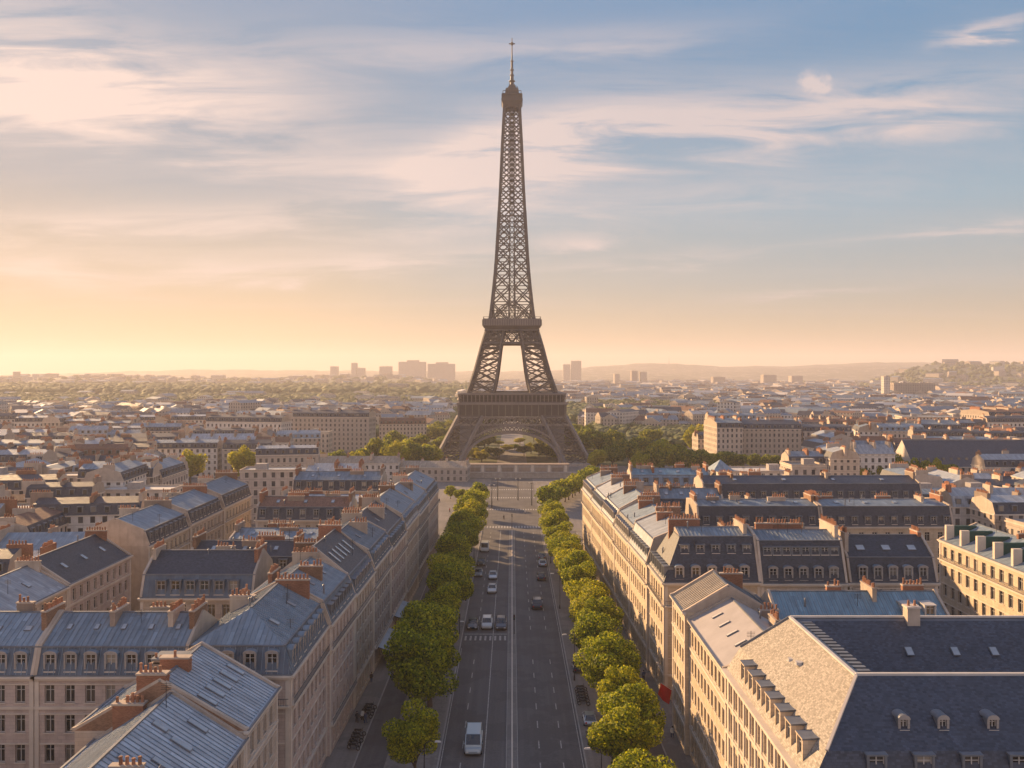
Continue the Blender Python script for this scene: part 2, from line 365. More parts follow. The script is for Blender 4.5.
# markings
mb = MB(); Zm = .016
def stripe(x0, x1, y0, y1): mb.face([(x0, y0, Zm), (x1, y0, Zm), (x1, y1, Zm), (x0, y1, Zm)], M['paint'])
for x in (-7.1, 3.9, 7.1):
    y = 60
    while y < 296:
        if not (165 < y < 182): stripe(x - .08, x + .08, y, y + 2.6)
        y += 7.2
stripe(-3.95, -3.8, 60, 296); stripe(-9.9, -9.78, 60, 170); stripe(9.72, 9.84, 60, 296)
for sgn in (-1, 1):
    for k in range(9):
        if sgn < 0: stripe(-9.6 + k * 1.0, -9.2 + k * 1.0, 175, 178)
for k in range(20): stripe(-9.8 + k * 1.0, -9.3 + k * 1.0, 301, 305)
stripe(-9.8, -1.0, 179, 179.4)
for yy_ in (340, 372, 398):
    for k in range(20): stripe(-9.8 + k * 1.0, -9.3 + k * 1.0, yy_, yy_ + 3)
mb2 = mb; tag(mb2.build('road_markings'), kind='structure')

def haze_box():
    m = bpy.data.materials.new('haze air'); m.use_nodes = True; t = NT(m.node_tree); t.n.clear()
    o = t.new('ShaderNodeOutputMaterial'); v = t.new('ShaderNodeVolumePrincipled')
    v.inputs['Color'].default_value = (.86, .80, .82, 1); v.inputs['Density'].default_value = HAZE; v.inputs['Anisotropy'].default_value = .18
    t.l.new(v.outputs[0], o.inputs['Volume'])
    mb = MB(); mb.box(-15000, 15000, -500, 12800, -1.2, 300, m)
    o = mb.build('haze'); tag(o, 'pale evening haze lying over the whole city', 'haze', kind='stuff')
HAZE = 1.4e-4
haze_box()
# ------------------------------------------------------------------ the iron lattice tower
M['iron_tower'] = material('brown painted iron', (.095, .08, .074), .6, .1, var=.12, vscale=.2)
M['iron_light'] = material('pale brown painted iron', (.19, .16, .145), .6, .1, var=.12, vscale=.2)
M['iron_shade'] = material('brown iron with painted shade', (.07, .055, .05), .7)
TD = 545.0
PROF = [(0, 46), (14.3, 38.8), (27.4, 32), (42.6, 26.3), (56, 22), (71, 18.2), (86.2, 13.6), (103, 11.6), (120.6, 10.0), (144.6, 8.6), (168.8, 7.3), (193, 6.3), (217.4, 5.0), (222, 4.8)]
INN = [(0, 31), (14.3, 24.2), (27.4, 17.6), (42.6, 10.6), (56, 8.3), (71, 6.5), (81, 4.3)]
def interp(t, z):
    for (a, va), (b, vb) in zip(t, t[1:]):
        if z <= b: return va + (vb - va) * (z - a) / (b - a)
    return t[-1][1]
T = thing('lattice_tower', 'tall brown iron lattice tower rising beyond the end of the avenue', 'tower', (0, TD, 0))
I_ = M['iron_tower']; IL_ = M['iron_light']; ID_ = M['iron_shade']
def lattice_quad(mb, a0, b0, a1, b1, wd, sub=True, star=False):
    """X bracing of a panel, corner points a0,b0 (bottom) a1,b1 (top)"""
    a0, b0, a1, b1 = map(Vector, (a0, b0, a1, b1))
    mb.beam(a0, b1, wd, I_); mb.beam(b0, a1, wd, I_); mb.beam(a1, b1, wd * 1.15, I_)
    if sub:
        c = (a0 + b0 + a1 + b1) / 4; 
        mb.beam((a0 + a1) / 2, (b0 + b1) / 2, wd * .6, I_)
        for p, q in ((a0, a1), (a1, b1), (b1, b0), (b0, a0)):
            mb.beam((p + q) / 2, ((p + q) / 2 + (q + c) / 2 * 1) / 2 if False else (p + c) / 2, wd * .5, I_)
            mb.beam((p + q) / 2, (q + c) / 2, wd * .5, I_)
def leg_mesh(sx, sy, zs, wd, ch=1.9, sub=True):
    mb = MB()
    def cor(z, i, j):
        o, n = interp(PROF, z), interp(INN, z); return Vector((sx * (o if i else n), sy * (o if j else n), z))
    for z0, z1 in zip(zs, zs[1:]):
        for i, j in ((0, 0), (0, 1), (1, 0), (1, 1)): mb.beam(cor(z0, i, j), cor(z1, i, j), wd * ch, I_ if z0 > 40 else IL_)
        for (i, j), (k, l) in (((0, 0), (0, 1)), ((0, 0), (1, 0)), ((1, 1), (0, 1)), ((1, 1), (1, 0))):
            lattice_quad(mb, cor(z0, i, j), cor(z0, k, l), cor(z1, i, j), cor(z1, k, l), wd, sub)
    return mb
zs_low = [0, 7, 14, 21, 28]
zs_up = [41, 48, 55, 62, 69, 75, 81]
for sx in (-1, 1):
    for sy in (-1, 1):
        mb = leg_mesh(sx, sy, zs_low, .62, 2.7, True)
        o, n = 46, 31
        xs = sorted((sx * (n - 1.5), sx * (o + 1.5))); ys = sorted((sy * (n - 1.5), sy * (o + 1.5)))
        l = mb.build('leg', T)
        fb = MB(); fb.box(xs[0], xs[1], ys[0], ys[1], -.5, 1.6, M['stone_grey']); fb.build('footing', l)
        leg_mesh(sx, sy, zs_up, .5, 2.4, True).build('upper_leg', T)
# big arches, one per face
for k in range(4):
    mb = MB(); ca, sa = [(1, 0), (0, 1), (-1, 0), (0, -1)][k]
    def P3(x, z, off=0.0):
        y = -(interp(PROF, max(0, z)) - .3 + off); return Vector((x * ca - y * sa, x * sa + y * ca, z))
    N = 36; inn, out = [], []
    for i in range(N + 1):
        a = math.pi * i / N; c, s = math.cos(a), abs(math.sin(a))
        inn.append((-27.5 * c, 1.5 + 17.0 * s ** .95)); out.append((-30.2 * c, 1.5 + 20.6 * s ** .95))
    for i in range(N):
        for off in (0, -2.5):
            mb.beam(P3(*inn[i], off), P3(*inn[i + 1], off), 1.3, IL_); mb.beam(P3(*out[i], off), P3(*out[i + 1], off), .9, IL_)
            mb.beam(P3(*inn[i], off), P3(*out[i + 1], off), .38, I_); mb.beam(P3(*out[i], off), P3(*inn[i + 1], off), .38, I_)
            mb.beam(P3(*inn[i], off), P3(*out[i], off), .38, I_)
        pass
    # spandrels between arch and the belt
    for i in range(N):
        x0, z0 = out[i]; x1, z1 = out[i + 1]
        if abs(x0) < interp(INN, z0) + 2: 
            mb.beam(P3(x0, z0), P3(x0, 22.8), .6, I_)
            if z0 < 21: mb.beam(P3(x0, z0), P3(x1, 22.8), .5, I_); mb.beam(P3(x1, z1), P3(x0, 22.8), .5, I_)
    mb.build('arch', T)
    # lattice belt under the first platform
    mb = MB(); W0, W1 = 34.4, 32.0
    for off in (0,):
        mb.beam(P3(-W0, 22.9, off), P3(W0, 22.9, off), .9, IL_); mb.beam(P3(-W1, 27.3, off), P3(W1, 27.3, off), .7, IL_)
        n = 20
        for i in range(n):
            t0, t1 = i / n, (i + 1) / n
            a0, b0 = P3(-W0 + 2 * W0 * t0, 22.9, off), P3(-W0 + 2 * W0 * t1, 22.9, off); a1, b1 = P3(-W1 + 2 * W1 * t0, 27.3, off), P3(-W1 + 2 * W1 * t1, 27.3, off)
            mb.beam(a0, b1, .4, IL_); mb.beam(b0, a1, .4, IL_)
            m0, m1, mm, nn = (a0 + a1) / 2, (b0 + b1) / 2, (a0 + b0) / 2, (a1 + b1) / 2
            pass
    mb.build('lattice_belt', T)
# first platform: solid frieze, arcaded gallery
mb = MB()
def ring(mb, h0, h1, z0, z1, m=I_, th=1.2):
    for k in range(4):
        ca, sa = [(1, 0), (0, 1), (-1, 0), (0, -1)][k]
        def q(x, y, z): return (x * ca - y * sa, x * sa + y * ca, z)
        mb.face([q(-h0, -h0, z0), q(h0, -h0, z0), q(h1, -h1, z1), q(-h1, -h1, z1)], m)
        mb.face([q(h0 - th, -h0 + th, z0), q(-h0 + th, -h0 + th, z0), q(-h1 + th, -h1 + th, z1), q(h1 - th, -h1 + th, z1)], m)
        mb.face([q(-h0, -h0, z0), q(-h0 + th, -h0 + th, z0), q(h0 - th, -h0 + th, z0), q(h0, -h0, z0)], m)
        mb.face([q(-h1, -h1, z1), q(h1, -h1, z1), q(h1 - th, -h1 + th, z1), q(-h1 + th, -h1 + th, z1)], m)
ring(mb, 31.2, 31.6, 27.8, 34.6); ring(mb, 32.7, 32.7, 34.6, 36.0, IL_, th=3); ring(mb, 31.0, 31.0, 36.02, 36.4, th=12)
mb.box(-31, 31, -31, -14, 33.6, 34.4, I_); mb.box(-31, 31, 14, 31, 33.6, 34.4, I_); mb.box(-31, -14, -14, 14, 33.62, 34.42, I_); mb.box(14, 31, -14, 14, 33.62, 34.42, I_)
for k in range(4):
    ca, sa = [(1, 0), (0, 1), (-1, 0), (0, -1)][k]
    def q(x, y, z): return (x * ca - y * sa, x * sa + y * ca, z)
    for i in range(49):
        x = -31.2 + 62.4 * i / 48; mb.beam(q(x, -31.75, 27.8), q(x, -32.1, 34.5), .4, IL_ if i % 3 == 0 else I_, .5)
    for i in range(27):
        x = -31 + 62 * i / 26; mb.beam(q(x, -31.4, 36.2), q(x, -31.4, 40.4), .5, IL_)
        mb.beam(q(x - 1.1, -31.4, 40.2), q(x, -31.4, 39.0), .25, I_); mb.beam(q(x + 1.1, -31.4, 40.2), q(x, -31.4, 39.0), .25, I_)
    mb.beam(q(-31.6, -31.4, 37.6), q(31.6, -31.4, 37.6), .3, I_)
    mb.beam(q(-32, -31.5, 40.9), q(32, -31.5, 40.9), 1.2, IL_, .9)
    mb.face([q(-30, -28.6, 36.4), q(30, -28.6, 36.4), q(30, -28.6, 41), q(-30, -28.6, 41)], ID_)  # dark sheet paints shade into the recess behind the gallery
ring(mb, 32, 30, 41.2, 41.6, th=16)
mb.build('first_platform', T)
# second platform and the trusses under it
mb = MB(); 
ring(mb, 16.2, 17.6, 80.0, 82.2); ring(mb, 17.9, 17.9, 82.2, 86.0, IL_); ring(mb, 17.4, 16.8, 86.0, 86.5, th=14)
ring(mb, 18.2, 18.0, 71.0, 72.4, th=2.0); ring(mb, 16.8, 16.6, 79.0, 80.0, th=14)
for k in range(4):
    ca, sa = [(1, 0), (0, 1), (-1, 0), (0, -1)][k]
    def q(x, y, z): return (x * ca - y * sa, x * sa + y * ca, z)
    n = 6
    for off in (0, 2.6):
        for i in range(n):
            f0, f1 = -1 + 2 * i / n, -1 + 2 * (i + 1) / n; ya, yb = -(17.8 - off), -(15.6 - off)
            mb.beam(q(f0 * 17.9, ya, 72.4), q(f1 * 15.6, yb, 79.3), .5, I_); mb.beam(q(f1 * 17.9, ya, 72.4), q(f0 * 15.6, yb, 79.3), .5, I_)
            mb.beam(q(f0 * 17.9, ya, 72.4), q(f0 * 15.6, yb, 79.3), .5, I_)
            fm = (f0 + f1) / 2; mb.beam(q(fm * 17.9, ya, 72.4), q(fm * 15.6, yb, 79.3), .28, I_)
        mb.beam(q(-16.8, -(16.8 - off), 75.8), q(16.8, -(16.8 - off), 75.8), .4, I_)
    for i in range(25):
        x = -17.4 + 34.8 * i / 24; mb.beam(q(x, -17.95, 82.3), q(x, -17.95, 85.8), .3, I_)
        if i % 2 == 0: mb.beam(q(x, -17.4, 86), q(x, -17.4, 87.6), .14, I_)
    mb.beam(q(-17.5, -17.4, 87.6), q(17.5, -17.4, 87.6), .18, I_)
    # fan arch of ironwork standing on the second platform
    for i in range(12):
        a0, a1 = math.pi * i / 12, math.pi * (i + 1) / 12
        for rx, rz_, wd in ((10.6, 9.5, .5), (8.6, 6.6, .35)):
            mb.beam(q(-rx * math.cos(a0), -11.4, 87 + rz_ * math.sin(a0)), q(-rx * math.cos(a1), -11.4, 87 + rz_ * math.sin(a1)), wd, I_)
        mb.beam(q(-8.6 * math.cos(a0), -11.4, 87 + 6.6 * math.sin(a0)), q(-10.6 * math.cos(a1), -11.4, 87 + 9.5 * math.sin(a1)), .3, I_)
        mb.beam(q(-5 * math.cos(a0), -11.4, 87), q(-8.6 * math.cos(a0), -11.4, 87 + 6.6 * math.sin(a0)), .3, I_)
mb.build('second_platform', T)
# upper shaft
mb = MB(); zs = [86.2]; 
while zs[-1] < 219: zs.append(zs[-1] + max(3.4, interp(PROF, zs[-1]) * (.80 if zs[-1] < 150 else .95)))
zs[-1] = 221.5
for z0, z1 in zip(zs, zs[1:]):
    r0, r1 = interp(PROF, z0), interp(PROF, z1)
    for k in range(4):
        ca, sa = [(1, 0), (0, 1), (-1, 0), (0, -1)][k]
        def q(x, y, z): return Vector((x * ca - y * sa, x * sa + y * ca, z))
        g0, g1 = (r0 * .16, r1 * .16) if z0 < 150 else (0.0, 0.0)
        mb.beam(q(-r0, -r0, z0), q(-r1, -r1, z1), 1.6 if z0 < 150 else 1.4, I_)
        wd = .72 if z0 < 150 else .66
        for s_ in (-1, 1):
            a0, b0, a1, b1 = q(s_ * r0, -r0, z0), q(s_ * g0, -r0, z0), q(s_ * r1, -r1, z1), q(s_ * g1, -r1, z1)
            mb.beam(a0, b1, wd, I_); mb.beam(b0, a1, wd, I_)
            if z0 < 150: mb.beam((a0 + a1) / 2, (b0 + b1) / 2, wd * .6, I_)
            mb.beam(b0, b1, .55 if g0 else .35, I_)
        mb.beam(q(-r1, -r1, z1), q(r1, -r1, z1), .5, I_)
    # lift core
for x in (-1, 1):
    for y in (-1, 1): mb.beam((x * 1.3, y * 1.3, 86), (x * 1.3, y * 1.3, 222), .6, I_)
for i in range(44): 
    z = 87 + i * 3.1; mb.beam((-1.3, -1.3, z), (1.3, -1.3, z + 3.1), .38, I_); mb.beam((1.3, -1.3, z), (-1.3, -1.3, z + 3.1), .38, I_)
mb.build('upper_shaft', T)
mb = MB()
ring(mb, 4.9, 6.4, 218.5, 222.2); ring(mb, 6.6, 6.6, 222.2, 223.4, th=6.5); ring(mb, 6.2, 6.0, 223.4, 226.2); ring(mb, 6.4, 6.2, 226.2, 226.8, th=6.1)
for k in range(4):
    ca, sa = [(1, 0), (0, 1), (-1, 0), (0, -1)][k]
    def q(x, y, z): return (x * ca - y * sa, x * sa + y * ca, z)
    for i in range(9):
        x = -6 + 1.5 * i; mb.beam(q(x, -6.35, 223.4), q(x, -6.35, 226.2), .25, I_)
    for i in range(5): mb.beam(q(-5.6 + 2.8 * i, -5.6, 226.8), q(-5.6 + 2.8 * i, -5.6, 228.6), .3, I_)
    mb.beam(q(-5.7, -5.6, 228.5), q(5.7, -5.6, 228.5), .3, I_)
ring(mb, 4.4, 3.9, 226.8, 230.6, th=3.8); ring(mb, 3.0, 1.6, 230.6, 233.6, th=1.5)
for i in range(14):
    a = i * 2.4; x, y = 3.6 * math.cos(a), 3.6 * math.sin(a); mb.beam((x, y, 229), (x, y, 231.5 + (i % 4)), .35, I_)
mb.build('summit_cabin', T)
mb = MB(); mb.cyl((0, 0, 233.2), 1.25, .95, 6.5, I_); mb.cyl((0, 0, 239.7), .75, .6, 9, I_); mb.cyl((0, 0, 248.7), .42, .25, 14.5, I_)
for z, r in ((236, 2.0), (239.7, 1.4), (243, 1.3), (248.5, 1.1)): mb.cyl((0, 0, z), r, r, .35, I_)
mb.beam((-1.9, 0, 259.6), (1.9, 0, 259.6), .55, I_); mb.beam((0, -1.9, 259.6), (0, 1.9, 259.6), .55, I_); mb.cyl((0, 0, 258.8), .8, .8, 1.6, I_)
mb.build('antenna', T)
# ------------------------------------------------------------------ building kit
_tm = {}
def tmpl(key, fn):
    if key not in _tm: _tm[key] = fn()
    return _tm[key]
def window_frame_mesh(w_, h_, hi=True):
    def f():
        mb = MB(); a = .07; y = .24
        mb.box(-w_/2, -w_/2 + a, y, y + .06, 0, h_, M['frame']); mb.box(w_/2 - a, w_/2, y, y + .06, 0, h_, M['frame'])
        mb.box(-w_/2 + a, w_/2 - a, y, y + .06, h_ - a, h_, M['frame']); mb.box(-w_/2 + a, w_/2 - a, y, y + .06, 0, a, M['frame'])
        mb.box(-.045, .045, y - .01, y + .05, a, h_ - a, M['frame'])
        mb.box(-w_/2 + a, w_/2 - a, y + .005, y + .055, h_ * .70, h_ * .70 + .06, M['frame'])
        mb.box(-w_/2 - .12, w_/2 + .12, -.10, .05, -.12, 0, M['trim'])
        if not hi: mb.face([(-w_/2, y + .055, 0), (w_/2, y + .055, 0), (w_/2, y + .055, h_), (-w_/2, y + .055, h_)], M['glass'])
        return mb.mesh('window_frame')
    return tmpl(('wf', w_, h_, hi), f)
def pane_mesh(w_, h_):
    def f():
        mb = MB(); mb.face([(-w_/2, .29, 0), (w_/2, .29, 0), (w_/2, .29, h_), (-w_/2, .29, h_)], M['glass']); return mb.mesh('pane')
    return tmpl(('pane', w_, h_), f)
def dormer_meshes(style, w_, h_, dep, mat, hi):
    """body and window of a dormer; front face at y=0, facing -y, sill at z=0"""
    def f():
        b = MB(); W = w_ / 2 + .16; m = mat; tr = M['stone_grey'] if style in ('stone', 'arch', 'ped') else mat
        # cheeks
        b.box(-W, -w_/2, 0, dep, -.3, h_, m); b.box(w_/2, W, 0, dep, -.3, h_, m)
        b.box(-w_/2, w_/2, .0, .12, -.3, 0, tr); b.box(-W - .04, -w_/2 + .02, -.05, 0, -.1, h_, tr); b.box(w_/2 - .02, W + .04, -.05, 0, -.1, h_, tr)
        if style == 'arch':
            n = 8; pr = [(-(W + .08) * math.cos(math.pi * i / n), h_ + .42 * math.sin(math.pi * i / n)) for i in range(n + 1)]
        elif style == 'ped': pr = [(-W - .1, h_), (-W * .5, h_ + .24), (0, h_ + .46), (W * .5, h_ + .24), (W + .1, h_)]
        else: pr = [(-W - .1, h_), (-W - .1, h_ + .14), (W + .1, h_ + .14), (W + .1, h_)]
        yb = dep + (.5 if style != 'flat' else .3)
        for (x0, z0), (x1, z1) in zip(pr, pr[1:]): b.face([(x0, -.12, z0), (x1, -.12, z1), (x1, yb, z1 + (.12 if style == 'flat' else 0)), (x0, yb, z0)][::-1], M['zinc'] if mat is M['slate'] or mat is M['slate_blue'] else (M['lead'] if mat is M['stone_gold'] else m))
        b.face([(x, -.12, z) for x, z in pr][::-1], tr)
        b.face([(pr[0][0], -.12, h_), (pr[-1][0], -.12, h_), (pr[-1][0], yb, h_), (pr[0][0], yb, h_)][::-1], tr)
        return b.mesh('dormer')
    return tmpl(('dm', style, w_, h_, dep, mat.name), f)

def profile_roof(sp, hw):
    pass

class Building:
    def __init__(s, name, label, cx, cy, w_, d_, eave, rz=0.0, wall='stone', cat='building', group=None, det=2, seed=None, z0=0.0):
        s.root = thing(name, label, cat, (cx, cy, z0), rz, group)
        s.w, s.d, s.e, s.det = w_, d_, eave, det; s.wall = M[wall]; s.r = random.Random(seed if seed is not None else int(cx * 7 + cy * 13))
        s.x0, s.x1, s.y0, s.y1 = -w_/2, w_/2, -d_/2, d_/2
        s.nwin = 0; s.ndorm = 0
    SIDES = {'S': ((-1, -1), (1, -1)), 'E': ((1, -1), (1, 1)), 'N': ((1, 1), (-1, 1)), 'W': ((-1, 1), (-1, -1))}
    def side(s, k):
        a, b = s.SIDES[k]; p = Vector((a[0] * s.w/2, a[1] * s.d/2, 0)); q = Vector((b[0] * s.w/2, b[1] * s.d/2, 0)); t = (q - p).normalized()
        return p, q, t, Vector((t.y, -t.x, 0)), (q - p).length
    # -------- walls
    def walls(s, win='S', floors=None, ground=4.2, fh=3.15, ww=1.15, wh=2.05, pitch=2.35, sill=.55, courses=(1, 4), balc=(), skip=0.0, shop=False):
        mb = MB(); spots = []
        nf = floors or max(1, int((s.e - ground - .2) / fh)); fh = (s.e - ground - .25) / nf
        s.pitch = pitch
        for k in 'SENW':
            p, q, t, n, L = s.side(k)
            if k not in win:
                mb.face([p, q, q + Vector((0, 0, s.e)), p + Vector((0, 0, s.e))], M['stucco'] if (s.det < 3) else s.wall); continue
            nc = max(1, int((L - .9) / pitch)); m0 = (L - nc * pitch) / 2
            xs = [(m0 + i * pitch + (pitch - ww) / 2, m0 + i * pitch + (pitch + ww) / 2) for i in range(nc)]
            rows = [(1.0, ground - .75)] + [(ground + f * fh + sill, min(ground + f * fh + sill + wh, ground + (f + 1) * fh - .2)) for f in range(nf)]
            def P(u, z, off=0.0): return p + t * u + n * off + Vector((0, 0, z))
            zc = 0.0
            for ri, (za, zb) in enumerate(rows):
                mb.face([P(0, zc), P(L, zc), P(L, za), P(0, za)], s.wall)
                uc = 0.0
                for (ua, ub) in xs:
                    mb.face([P(uc, za), P(ua, za), P(ua, zb), P(uc, zb)], s.wall)
                    dd = -.34
                    mb.face([P(ua, za), P(ua, za, dd), P(ua, zb, dd), P(ua, zb)], s.wall); mb.face([P(ub, za, dd), P(ub, za), P(ub, zb), P(ub, zb, dd)], s.wall)
                    mb.face([P(ua, zb), P(ua, zb, dd), P(ub, zb, dd), P(ub, zb)], s.wall); mb.face([P(ua, za, dd), P(ua, za), P(ub, za), P(ub, za, dd)], s.wall)
                    spots.append((P((ua + ub) / 2, za), t, ub - ua, zb - za, ri)); uc = ub
                mb.face([P(uc, za), P(L, za), P(L, zb), P(uc, zb)], s.wall); zc = zb
            mb.face([P(0, zc), P(L, zc), P(L, s.e), P(0, s.e)], s.wall)
            for c in courses:
                if c <= nf:
                    z = ground + (c - 1) * fh if c >= 1 else 0
                    a, b = P(0, z - .02, .09), P(L, z - .02, .09); mb.beam(a, b, .18, M['trim'], .32)
            if s.det >= 2:                      # pilaster strips and lintel bands
                for u in (.3, L - .3): mb.beam(P(u, .3, .05), P(u, s.e - .6, .05), .5, M['trim'], .12, up=n)
                for f in range(nf):
                    z = ground + f * fh + sill + wh + .14
                    if z < s.e - .35 and f not in balc and s.det >= 3: mb.beam(P(.6, z, .05), P(L - .6, z, .05), .12, M['trim'], .14)
            for f in balc:                      # running balconies
                if f < nf:
                    bb = MB(); z = ground + f * fh + .02; dp = .55
                    bb.beam(P(.1, z + .12, dp / 2), P(L - .1, z + .12, dp / 2), dp, M['trim'], .2)
                    bb.beam(P(.1, z + 1.05, dp - .08), P(L - .1, z + 1.05, dp - .08), .06, M['rail']); bb.beam(P(.1, z + .34, dp - .08), P(L - .1, z + .34, dp - .08), .04, M['rail'])
                    st = .3 if s.det >= 3 else .6; i = .1
                    while i < L - .1: bb.beam(P(i, z + .24, dp - .08), P(i, z + 1.05, dp - .08), .03, M['rail']); i += st
                    bb.build('balcony', s.root)
        s.mb_wall = mb.build('wall', s.root)
        # cornice
        cb = MB()
        for k in win:
            p, q, t, n, L = s.side(k); z = s.e
            for off, zz_, hh, ww_ in ((.12, z - .42, .22, .26), (.25, z - .14, .24, .52)):
                a, b = p + n * (off - .02) + Vector((0, 0, zz_)), q + n * (off - .02) + Vector((0, 0, zz_)); cb.beam(a - t * off, b + t * off, ww_, M['trim'], hh)
        if win: cb.build('cornice', s.root)
        mx = 100
        if len(spots) > mx: spots.sort(key=lambda q_: -q_[4]);
        extra = MB() if len(spots) > mx else None
        for i, (pt, t, ww_, hh, ri) in enumerate(spots):
            rz = math.atan2(t.y, t.x); hh = round(hh, 2); ww_ = round(ww_, 2)
            if i < mx:
                if s.det >= 3:
                    fr = put(window_frame_mesh(ww_, hh), 'window', s.root, pt, rz); put(pane_mesh(ww_, hh), 'pane', fr)
                else: put(window_frame_mesh(ww_, hh, False), 'window', s.root, pt, rz)
            else:
                me = window_frame_mesh(ww_, hh, False); R_ = Matrix.Translation(pt) @ Matrix.Rotation(rz, 4, 'Z')
                for poly in me.polygons: extra.face([R_ @ me.vertices[v].co for v in poly.vertices], me.materials[poly.material_index])
        if extra is not None: tag(extra.build('windows_low', s.root), kind='stuff').name = 'ground_floor_window'
        return s
    # -------- roof
    def roof(s, h1=3.0, i1=.9, h2=2.5, slopes='SN', hips='', axis='x', m1='slate', m2='zinc', rm=.5, over=.18, ribs=None, gable=None, party=True, flat=False):
        s.h1, s.i1, s.h2, s.slopes, s.axis, s.hips = h1, i1, h2, slopes, axis, hips
        x0, x1, y0, y1, e = s.x0, s.x1, s.y0, s.y1, s.e
        ov = over
        X0, X1 = x0 - (ov if 'W' in slopes else 0), x1 + (ov if 'E' in slopes else 0); Y0, Y1 = y0 - (ov if 'S' in slopes else 0), y1 + (ov if 'N' in slopes else 0)
        a0, a1 = x0 + (i1 if 'W' in slopes else 0), x1 - (i1 if 'E' in slopes else 0); b0, b1 = y0 + (i1 if 'S' in slopes else 0), y1 - (i1 if 'N' in slopes else 0)
        z1 = e + h1; z2 = z1 + h2; gm = gable and M[gable] or (M['stucco'] if s.det < 3 else M['stucco'])
        mb = MB(); A1, A2 = M[m1], M[m2]; rib_faces = []
        lo = [(X0, Y0), (X1, Y0), (X1, Y1), (X0, Y1)]; up = [(a0, b0), (a1, b0), (a1, b1), (a0, b1)]
        for k, (i, j) in zip('SENW', ((0, 1), (1, 2), (2, 3), (3, 0))):
            f = [(*lo[i], e), (*lo[j], e), (*up[j], z1), (*up[i], z1)]
            mb.face(f, A1 if k in slopes else gm)
            if k in slopes and m1.startswith('zinc'): rib_faces.append(f)
        if axis == 'x':
            ym = b0 + (b1 - b0) * rm; hd = (b1 - b0) * min(rm, 1 - rm) * 1.0
            if rm in (0, 1): hd = 0
            r0 = (a0 + (hd if 'W' in hips else 0), ym); r1 = (a1 - (hd if 'E' in hips else 0), ym)
            fs = [('S', [(a0, b0, z1), (a1, b0, z1), (*r1, z2), (*r0, z2)]), ('N', [(a1, b1, z1), (a0, b1, z1), (*r0, z2), (*r1, z2)]),
                  ('E', [(a1, b0, z1), (a1, b1, z1), (*r1, z2)]), ('W', [(a0, b1, z1), (a0, b0, z1), (*r0, z2)])]
            s.half = (b1 - b0) / 2
        else:
            xm = a0 + (a1 - a0) * rm; hd = (a1 - a0) * min(rm, 1 - rm)
            r0 = (xm, b0 + (hd if 'S' in hips else 0)); r1 = (xm, b1 - (hd if 'N' in hips else 0))
            fs = [('E', [(a1, b0, z1), (a1, b1, z1), (*r1, z2), (*r0, z2)]), ('W', [(a0, b1, z1), (a0, b0, z1), (*r0, z2), (*r1, z2)]),
                  ('S', [(a0, b0, z1), (a1, b0, z1), (*r0, z2)]), ('N', [(a1, b1, z1), (a0, b1, z1), (*r1, z2)])]
            s.half = (a1 - a0) / 2
        s.ridge = (r0, r1, z2)
        for k, f in fs:
            sl_ = (k in hips) or (k in ('SN' if axis == 'x' else 'EW'))
            if k in ('S', 'N') and axis == 'x' and ((rm == 0 and k == 'S') or (rm == 1 and k == 'N')): sl_ = False
            mb.face(f, A2 if sl_ else gm)
            if sl_ and m2.startswith('zinc'): rib_faces.append(f)
        if ribs is None: ribs = s.det >= 3
        if ribs:
            for f in rib_faces: seams(mb, f, .65, M['zinc'] if m2 != 'zinc_pale' else M['zinc_pale'])
        # break line and ridge flashing
        if s.det >= 2:
            for k, (i, j) in zip('SENW', ((0, 1), (1, 2), (2, 3), (3, 0))):
                if k in slopes and h1 > .3: mb.beam((*up[i], z1 + .02), (*up[j], z1 + .02), .28, M['lead'], .14)
                if k in slopes: mb.beam((*lo[i], e + .06), (*lo[j], e + .06), .22, M['lead'], .12)
            mb.beam((*r0, z2 + .04), (*r1, z2 + .04), .26, M['lead'], .14)
            if 'slate' in m2:
                for k, f in fs:
                    if k in hips and len(f) == 3: mb.beam(f[0], f[2], .2, M['lead']); mb.beam(f[1], f[2], .2, M['lead'])
        s.roof_o = mb.build('roof', s.root)
        # raised party walls at gable ends
        if party:
            for k in ('EW' if axis == 'x' else 'SN'):
                if k in slopes or k in hips: continue
                pb = MB(); th, up_ = .38, .32
                if axis == 'x': prof = [(Y0, e - .1), (Y0, e + .25), (b0, z1 + up_), (ym, z2 + up_), (b1, z1 + up_), (Y1, e + .25), (Y1, e - .1)]
                else: prof = [(X0, e - .1), (X0, e + .25), (a0, z1 + up_), (xm, z2 + up_), (a1, z1 + up_), (X1, e + .25), (X1, e - .1)]
                pos = {'E': x1 - th, 'W': x0, 'S': y0, 'N': y1 - th}[k]
                def pt(u, z, o): return (o, u, z) if axis == 'x' else (u, o, z)
                A_, B_ = [pt(u, z, pos + .004) for u, z in prof], [pt(u, z, pos + th + .004) for u, z in prof]; n = len(prof)
                pb.face(A_, M['stucco']); pb.face(B_[::-1], M['stucco'])
                for i in range(n): pb.face([A_[i], B_[i], B_[(i + 1) % n], A_[(i + 1) % n]], M['stucco'])
                pb.build('party_wall', s.root)
        return s
    def rz_at(s, x, y):
        ds = {'S': y - s.y0, 'N': s.y1 - y, 'E': s.x1 - x, 'W': x - s.x0}; hs = []
        for k, d in ds.items():
            ridge_side = k in ('SN' if s.axis == 'x' else 'EW'); i1 = s.i1 if k in s.slopes else 0
            if d < i1: hs.append(s.h1 * max(0, d) / i1)
            elif ridge_side or k in s.hips: hs.append(s.h1 + min(s.h2, (d - i1) * s.h2 / max(.1, s.half)))
        return s.e + (min(hs) if hs else s.h1 + s.h2)
